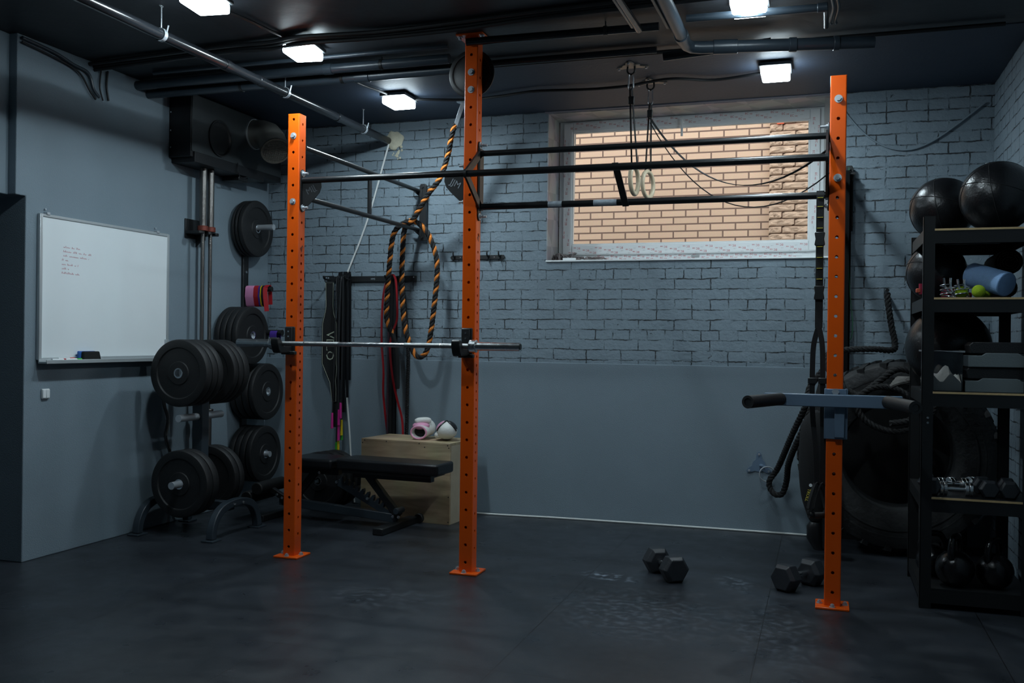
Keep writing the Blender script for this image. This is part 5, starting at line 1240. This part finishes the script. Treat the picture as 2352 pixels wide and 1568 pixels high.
# fourth shelf: dumbbells
z4 = .5685
DG = 'small dumbbells on the fourth shelf'
d3 = copy_tree(d1); d3.scale = (.62, .62, .62)
for i, (x, y, rz, lb) in enumerate(((.80, 5.42, 95, 'small black hex dumbbell in the middle of the fourth shelf'), (.905, 5.42, 86, 'small black hex dumbbell at the right end of the fourth shelf'), (.535, 5.42, 92, 'small black hex dumbbell by the left post of the fourth shelf'))):
    o = d3 if i == 0 else copy_tree(d3); o.location = (x, y, z4); o.rotation_euler = (0, 0, math.radians(rz)); o['label'] = lb; o['group'] = DG
ad = thing('chrome_dumbbell', 'shiny chrome dumbbell lying across the fourth shelf', 'dumbbell', (.655, 5.36, z4))
MB().cyl((.575, 5.36, z4+.035), (.735, 5.36, z4+.035), .013, seg=20).build('handle', M_chrome, ad)
for x in (.585, .605, .705, .725): MB().cyl((x-.008, 5.36, z4+.035), (x+.008, 5.36, z4+.035), .034, seg=28).build('weight_disc', M_chrome, ad, bevel=.002)
for i, (x, y, h, lb) in enumerate(((.66, 5.55, .11, 'chrome dumbbell stacked behind on the fourth shelf, left'), (.71, 5.60, .17, 'chrome dumbbell stacked highest at the back of the fourth shelf'))):
    o = copy_tree(ad); o.location = (x, y, z4); o.rotation_euler = (0, 0, .25*(i+1)); o['label'] = lb; o['group'] = 'chrome dumbbells on the fourth shelf'
ad['group'] = 'chrome dumbbells on the fourth shelf'

# bottom shelf: kettlebells
z5 = .1055
def kettlebell(x, y, r, rz, label):
    t = thing('kettlebell', label, 'kettlebell', (x, y, z5), 'kettlebells on the bottom shelf'); c = V((x, y, z5+r*.93))
    MB().ball(c, r, 32, 20, fn=lambda d: 1 if d.z > -.9 else .93/max(.93, -d.z)).build('bell', M_iron, t, smooth=60)
    d = V((math.cos(rz), math.sin(rz), 0)); w_ = r*.72; top = c.z+r*1.55
    MB().path(spline([c+d*w_*.95+V((0, 0, r*.60)), c+d*w_*1.05+V((0, 0, r*1.1)), c+d*w_*.7+V((0, 0, r*1.62)), c+V((0, 0, r*1.72)), c-d*w_*.7+V((0, 0, r*1.62)), c-d*w_*1.05+V((0, 0, r*1.1)), c-d*w_*.95+V((0, 0, r*.60))], 6), .0165, 12).build('handle', M_iron, t)
kettlebell(.570, 5.575, .085, .3, 'black kettlebell at the left rear of the bottom shelf')
kettlebell(.655, 5.37, .095, 1.2, 'large black kettlebell at the front of the bottom shelf')
kettlebell(.845, 5.40, .090, .9, 'black kettlebell at the right of the bottom shelf')

# ================================================================== PIPES AND CABLES
PXp = -3.34
dr = thing('drain_pipe', 'long black pipe slung under the ceiling, running into the foam-filled wall hole', 'pipe', (PXp, 5, 2.90))
MB().cyl((PXp, 2.0, 2.925), (PXp, YW+.05, 2.925), .029, seg=24).build('pipe_run', M_pipeblk, dr)
for y in (2.9, 4.20, 5.42, 6.52):
    h = MB().cyl((PXp, y, 2.955), (PXp, y, ZC), .004, seg=8).path([(PXp+.034*math.cos(2*PI*k/24), y, 2.925+.034*math.sin(2*PI*k/24)) for k in range(24)], 0, flat=(.024, .003), side=(0, 1, 0), closed=True)
    h.cyl((PXp+.034, y, 2.93), (PXp+.045, y-.0, 2.97), .004, seg=6); h.cyl((PXp-.004, y+.001, ZC-.004), (PXp+.0, y, ZC), .012, seg=10)
    h.build('pipe_hanger', M_zinc, dr, smooth=30)
for y in (4.75, 5.1, 6.1): MB().cyl((PXp, y, 2.925), (PXp, y+.06, 2.925), .033, seg=24).build('pipe_coupling', M_pipeblk, dr, bevel=.004)
fm = MB().ball((-3.29, YW-.008, 2.93), .085, 30, 16, (1, .28, 1), fn=lambda d: .86+.07*math.sin(3*math.atan2(d.z, d.x)+1)+.05*math.sin(7*math.atan2(d.z, d.x))+.04*math.sin(11*d.y+9*d.x))
for k in range(14): random.seed(40+k); a = random.uniform(-2.2, -.6); r = random.uniform(.09, .16); fm.ball((-3.27+math.cos(a)*r*.5, YW-.004, 2.93+math.sin(a)*r), random.uniform(.006, .014), 8, 6, (1, .3, 1))
tag(fm.build('foam_patch', M_foamfill), 'cream expanding foam lump filling the pipe hole high on the back wall', 'foam patch')

def run(name, pts, r, m_, label, clamps=(), cat='pipe', couplings=(), seg=20, group=None):
    t = thing(name, label, cat, pts[0], group)
    MB().path(pts, r, seg).build('pipe_run' if cat == 'pipe' else 'cable_run', m_, t)
    for a, b in couplings: MB().cyl(a, b, r*1.16, seg=24).build('pipe_coupling', m_, t, bevel=.003)
    for p in clamps:
        p = V(p); MB().path([(p.x, p.y+(r+.002)*math.cos(2*PI*k/20), p.z+(r+.002)*math.sin(2*PI*k/20)) for k in range(20)], 0, flat=(.02, .003), side=(1, 0, 0), closed=True).cyl((p.x, p.y, p.z+r), (p.x, p.y, ZC), .004, seg=8).build('pipe_clamp', M_blk, t, smooth=30)
    return t
# transverse pipes, left half
run('water_pipe', [(XL, 5.47, 3.002), (-2.17, 5.47, 3.002)], .030, M_pipe, 'blue-grey pipe crossing the ceiling left to right, nearer the window wall', [(-2.95, 5.47, 3.002), (-3.7, 5.47, 3.002)], couplings=[((-2.86, 5.47, 3.002), (-2.76, 5.47, 3.002))])
run('water_pipe', [(XL, 5.355, 3.034), (-2.17, 5.355, 3.034)], .030, M_pipe, 'blue-grey pipe crossing the ceiling left to right, nearer the camera', [(-2.62, 5.355, 3.034)], couplings=[((-3.02, 5.355, 3.034), (-2.96, 5.355, 3.034))])
run('conduit_pipe', [(-4.2, 5.21, 3.062), (-2.12, 5.21, 3.062)], .013, M_pipe, 'thin conduit crossing the ceiling beside the second lamp', [], seg=12)
run('conduit_pipe', [(XL, 5.57, 3.05), (-.95, 5.57, 3.05)], .020, M_pipeblk, 'black pipe along the edge of the rear ceiling bay', [], seg=12)
run('soffit_cable', [(XL, 5.64, 3.055), (.9, 5.64, 3.055)], .012, M_cablk, 'black cable along the seam of the rear ceiling bay', (), 'cable', seg=10)
# cable bundle across the ceiling
cbp = [(XL, 4.95, 3.05), (-3.46, 4.87, 3.05), (-3.1, 4.865, 3.047), (-2.84, 4.80, 3.042), (-2.4, 4.86, 3.05), (-1.9, 4.86, 3.055), (-1.2, 4.80, 3.06), (XR-.1, 4.72, 3.06)]
cbn = thing('cable_bundle', 'black bundle of cables sagging across the ceiling above the second lamp', 'cable bundle', (-2.8, 4.86, 3.03))
for k, (dy, dz) in enumerate(((0, 0), (.03, .004), (-.028, .006), (.012, -.018))):
    MB().path(spline([(x, y+dy+.01*math.sin(x*5+k), z+dz) for x, y, z in cbp], 8), .012, 8).build('cable_run', M_cablk, cbn)
run('lamp_cable', spline([(-3.04, 4.20, 3.055), (-3.0, 4.45, 3.06), (-2.98, 4.65, 3.06), (-2.96, 4.84, 3.065)], 6), .009, M_cablk, 'black cable running between the first and second ceiling lamps', (), 'cable', seg=8)
run('lamp_cable', spline([(-3.02, 5.60, 3.06), (-3.0, 5.85, 3.06), (-2.96, 6.0, 3.06), (-2.93, 6.10, 3.055)], 6), .008, M_cablk, 'pale-lit cable leading to the lamp above the wall hole', (), 'cable', seg=8)
wc_ = spline([(-2.80, 6.27, 3.055), (-2.46, 6.38, 3.055), (-2.17, 6.33, 3.05), (-1.90, 6.27, 3.05), (-1.55, 6.30, 3.045), (-1.27, 6.29, 3.045), (-.97, 6.21, 3.05), (-.70, 6.32, 3.052), (-.40, 6.25, 3.055)], 8)
run('lamp_cable', wc_, .010, M_cablk, 'wavy black cable along the rear ceiling bay between two lamps', (), 'cable', seg=8)
for x, y in ((-2.46, 6.38), (-1.90, 6.27), (-1.27, 6.29), (-.55, 6.30)): pass
# right-hand group
run('drain_elbow_pipe', spline([(-.745, 3.4, 2.975), (-.742, 5.12, 2.975)], 2)+[(-.741, 5.22, 2.973), (-.735, 5.275, 2.972), (-.715, 5.315, 2.971), (-.67, 5.335, 2.97)]+[(-.60, 5.348, 2.97), (.10, 5.47, 2.97), (.24, 5.495, 2.97)], .034, M_pipe, 'fat blue-grey pipe that elbows right under the ceiling near the right lamps', [], couplings=[((-.742, 5.10, 2.975), (-.742, 5.16, 2.975)), ((-.60, 5.349, 2.97), (-.47, 5.371, 2.97)), ((-.20, 5.418, 2.97), (-.16, 5.425, 2.97)), ((.03, 5.458, 2.97), (.06, 5.463, 2.97))])
run('stub_pipe', [(-.90, 5.50, 2.985), (-.30, 5.51, 3.02)], .026, M_pipeblk, 'short black pipe end behind the blue-grey elbow pipe', [], seg=16)
run('tee_pipe', [(-.69, 4.93, 3.0), (-.02, 4.95, 3.0)], .020, M_pipe, 'thin blue-grey pipe running right to a tee under the ceiling', [], couplings=[((-.05, 4.95, 3.0), (-.0, 4.95, 3.0))], seg=16)
run('tee_drop', [(-.012, 4.96, 3.0), (-.010, 5.10, 3.03), (-.008, 5.35, 3.03)], .013, M_pipe, 'thin pipe turning back from the tee under the ceiling', [], seg=12)
for xx, lb in ((-.985, 'first of two slim dark pipes running forward left of the elbow pipe'), (-.83, 'second slim dark pipe running forward, just left of the elbow pipe')):
    run('slim_pipe', [(xx, 3.3, 3.0), (xx+.03, 5.03, 3.0)], .020 if xx < -.9 else .012, M_pipe if xx > -.9 else M_pipeblk, lb, [], seg=14, group='slim pipes under the ceiling')
run('slim_pipe', [(-1.03, 3.3, 3.02), (-.99, 5.03, 3.02)], .012, M_pipeblk, 'thin black pipe leftmost of the group running forward under the ceiling', [], seg=12, group='slim pipes under the ceiling')
for xx, lb in ((.018, 'left of two wavy hoses by the ceiling above the right post'), (.042, 'right of two wavy hoses by the ceiling above the right post')):
    run('ceiling_hose', spline([(xx, 4.3, 3.0), (xx-.004, 4.7, 2.99), (xx+.008, 4.95, 2.995), (xx-.004, 5.15, 3.0), (xx, 5.27, 3.02)], 6), .008, M_pipe, lb, (), 'hose', seg=8, group='hoses above the right post')
run('conduit_pipe', [(-1.95, 5.07, 3.03), (-.86, 5.10, 3.03)], .022, M_pipeblk, 'dark pipe crossing the ceiling between the middle post and the elbow pipe', [(-1.15, 5.09, 3.03)], seg=16)

# white cable down from the wall hole, wall cables, floor cable
run('white_cable', spline([(-3.335, YW-.02, 2.90), (-3.385, YW-.02, 2.73), (-3.476, YW-.02, 2.42), (-3.57, YW-.02, 2.156), (-3.685, YW-.034, 1.87), (-3.70, YW-.036, 1.80), (-3.698, YW-.024, 1.55), (-3.69, YW-.024, 1.0), (-3.655, YW-.024, .60), (-3.64, YW-.024, .40), (-3.62, YW-.024, .15), (-3.60, YW-.024, .01)], 8), .0075, M_cream, 'white cable slanting from the foam-filled hole down to the hook rail', (), 'cable', seg=8)
run('floor_cable', spline([(-2.62, 6.90, .008), (-2.46, 6.885, .008), (-2.2, 6.90, .008), (-1.9, 6.925, .008), (-1.4, 6.94, .008), (-.9, 6.95, .008), (-.4, 6.955, .008), (-.03, 6.95, .008)], 8), .0072, M_cream, 'white cable lying on the floor along the foot of the back wall', (), 'cable', seg=8)
run('wall_cable', spline([(.10, YW-.012, 3.0), (.141, YW-.012, 2.915), (.261, YW-.012, 2.774), (.401, YW-.012, 2.683), (.539, YW-.012, 2.661), (.673, YW-.012, 2.707), (.832, YW-.012, 2.815), (1.0, YW-.012, 2.95)], 6), .006, M_plaster, 'grey painted cable sagging on the brick wall above the rack', (), 'cable', seg=8)
ec_ = thing('eave_cables', 'tangle of painted cables along the top edge of the left wall', 'cables', (XL, 4.9, 2.8))
MB().path(spline([(XL+.02, 4.36, 3.055), (XL+.02, 4.6, 3.04), (XL+.02, 4.75, 3.01), (XL+.02, 4.88, 2.99), (XL+.02, 4.93, 2.90), (XL+.02, 4.98, 2.86)], 6), .010, 8).build('cable_run', M_pipe, ec_)
MB().path(spline([(XL+.02, 4.36, 3.03), (XL+.02, 4.6, 3.01), (XL+.02, 4.8, 2.975), (XL+.02, 4.9, 2.88), (XL+.02, 4.95, 2.84)], 6), .006, 8).build('cable_run', M_cablk, ec_)
MB().path(spline([(XL+.015, 5.06, 3.05), (XL+.015, 5.05, 2.95), (XL+.015, 5.07, 2.86)], 6), .007, 8).build('cable_run', M_cablk, ec_)
MB().path(spline([(XL+.015, 5.0, 3.04), (XL+.015, 4.99, 2.93), (XL+.015, 5.02, 2.85)], 6), .005, 8).build('cable_run', M_cablk, ec_)

# ================================================================== LIGHT
wd = bpy.data.worlds.new('overcast'); S.world = wd; wd.use_nodes = True
bgd = wd.node_tree.nodes['Background']; bgd.inputs[0].default_value = (1.0, .975, .95, 1); bgd.inputs[1].default_value = 2.45

# ================================================================== CAMERA
cam = bpy.data.cameras.new('camera'); co = bpy.data.objects.new('camera', cam); COL.objects.link(co)
cam.sensor_width = 36; cam.sensor_fit = 'HORIZONTAL'; cam.lens = 2190/2352*36; cam.clip_start = .05
yaw, pitch, roll = (math.radians(a) for a in (18.1, -.067, .707))
Rw = Matrix(((math.cos(yaw), math.sin(yaw), 0), (0, 0, -1), (-math.sin(yaw), math.cos(yaw), 0)))
Rp = Matrix(((1, 0, 0), (0, math.cos(pitch), math.sin(pitch)), (0, -math.sin(pitch), math.cos(pitch))))
Rr = Matrix(((math.cos(roll), -math.sin(roll), 0), (math.sin(roll), math.cos(roll), 0), (0, 0, 1)))
RR = Rr @ Rp @ Rw
M3 = RR.transposed() @ Matrix(((1, 0, 0), (0, -1, 0), (0, 0, -1)))
co.matrix_world = Matrix.Translation(V((0, 0, 1.3374))) @ M3.to_4x4()
S.camera = co

S.view_settings.view_transform = 'Standard'; S.view_settings.look = 'None'; S.view_settings.gamma = 1; S.view_settings.use_curve_mapping = False
S.view_settings.exposure = 0.06
S.cycles.use_denoising = True
S.cycles.max_bounces = 8; S.cycles.transparent_max_bounces = 8
S.cycles.sample_clamp_indirect = 4
for o in list(S.objects):
    if '_o' in o: del o['_o']
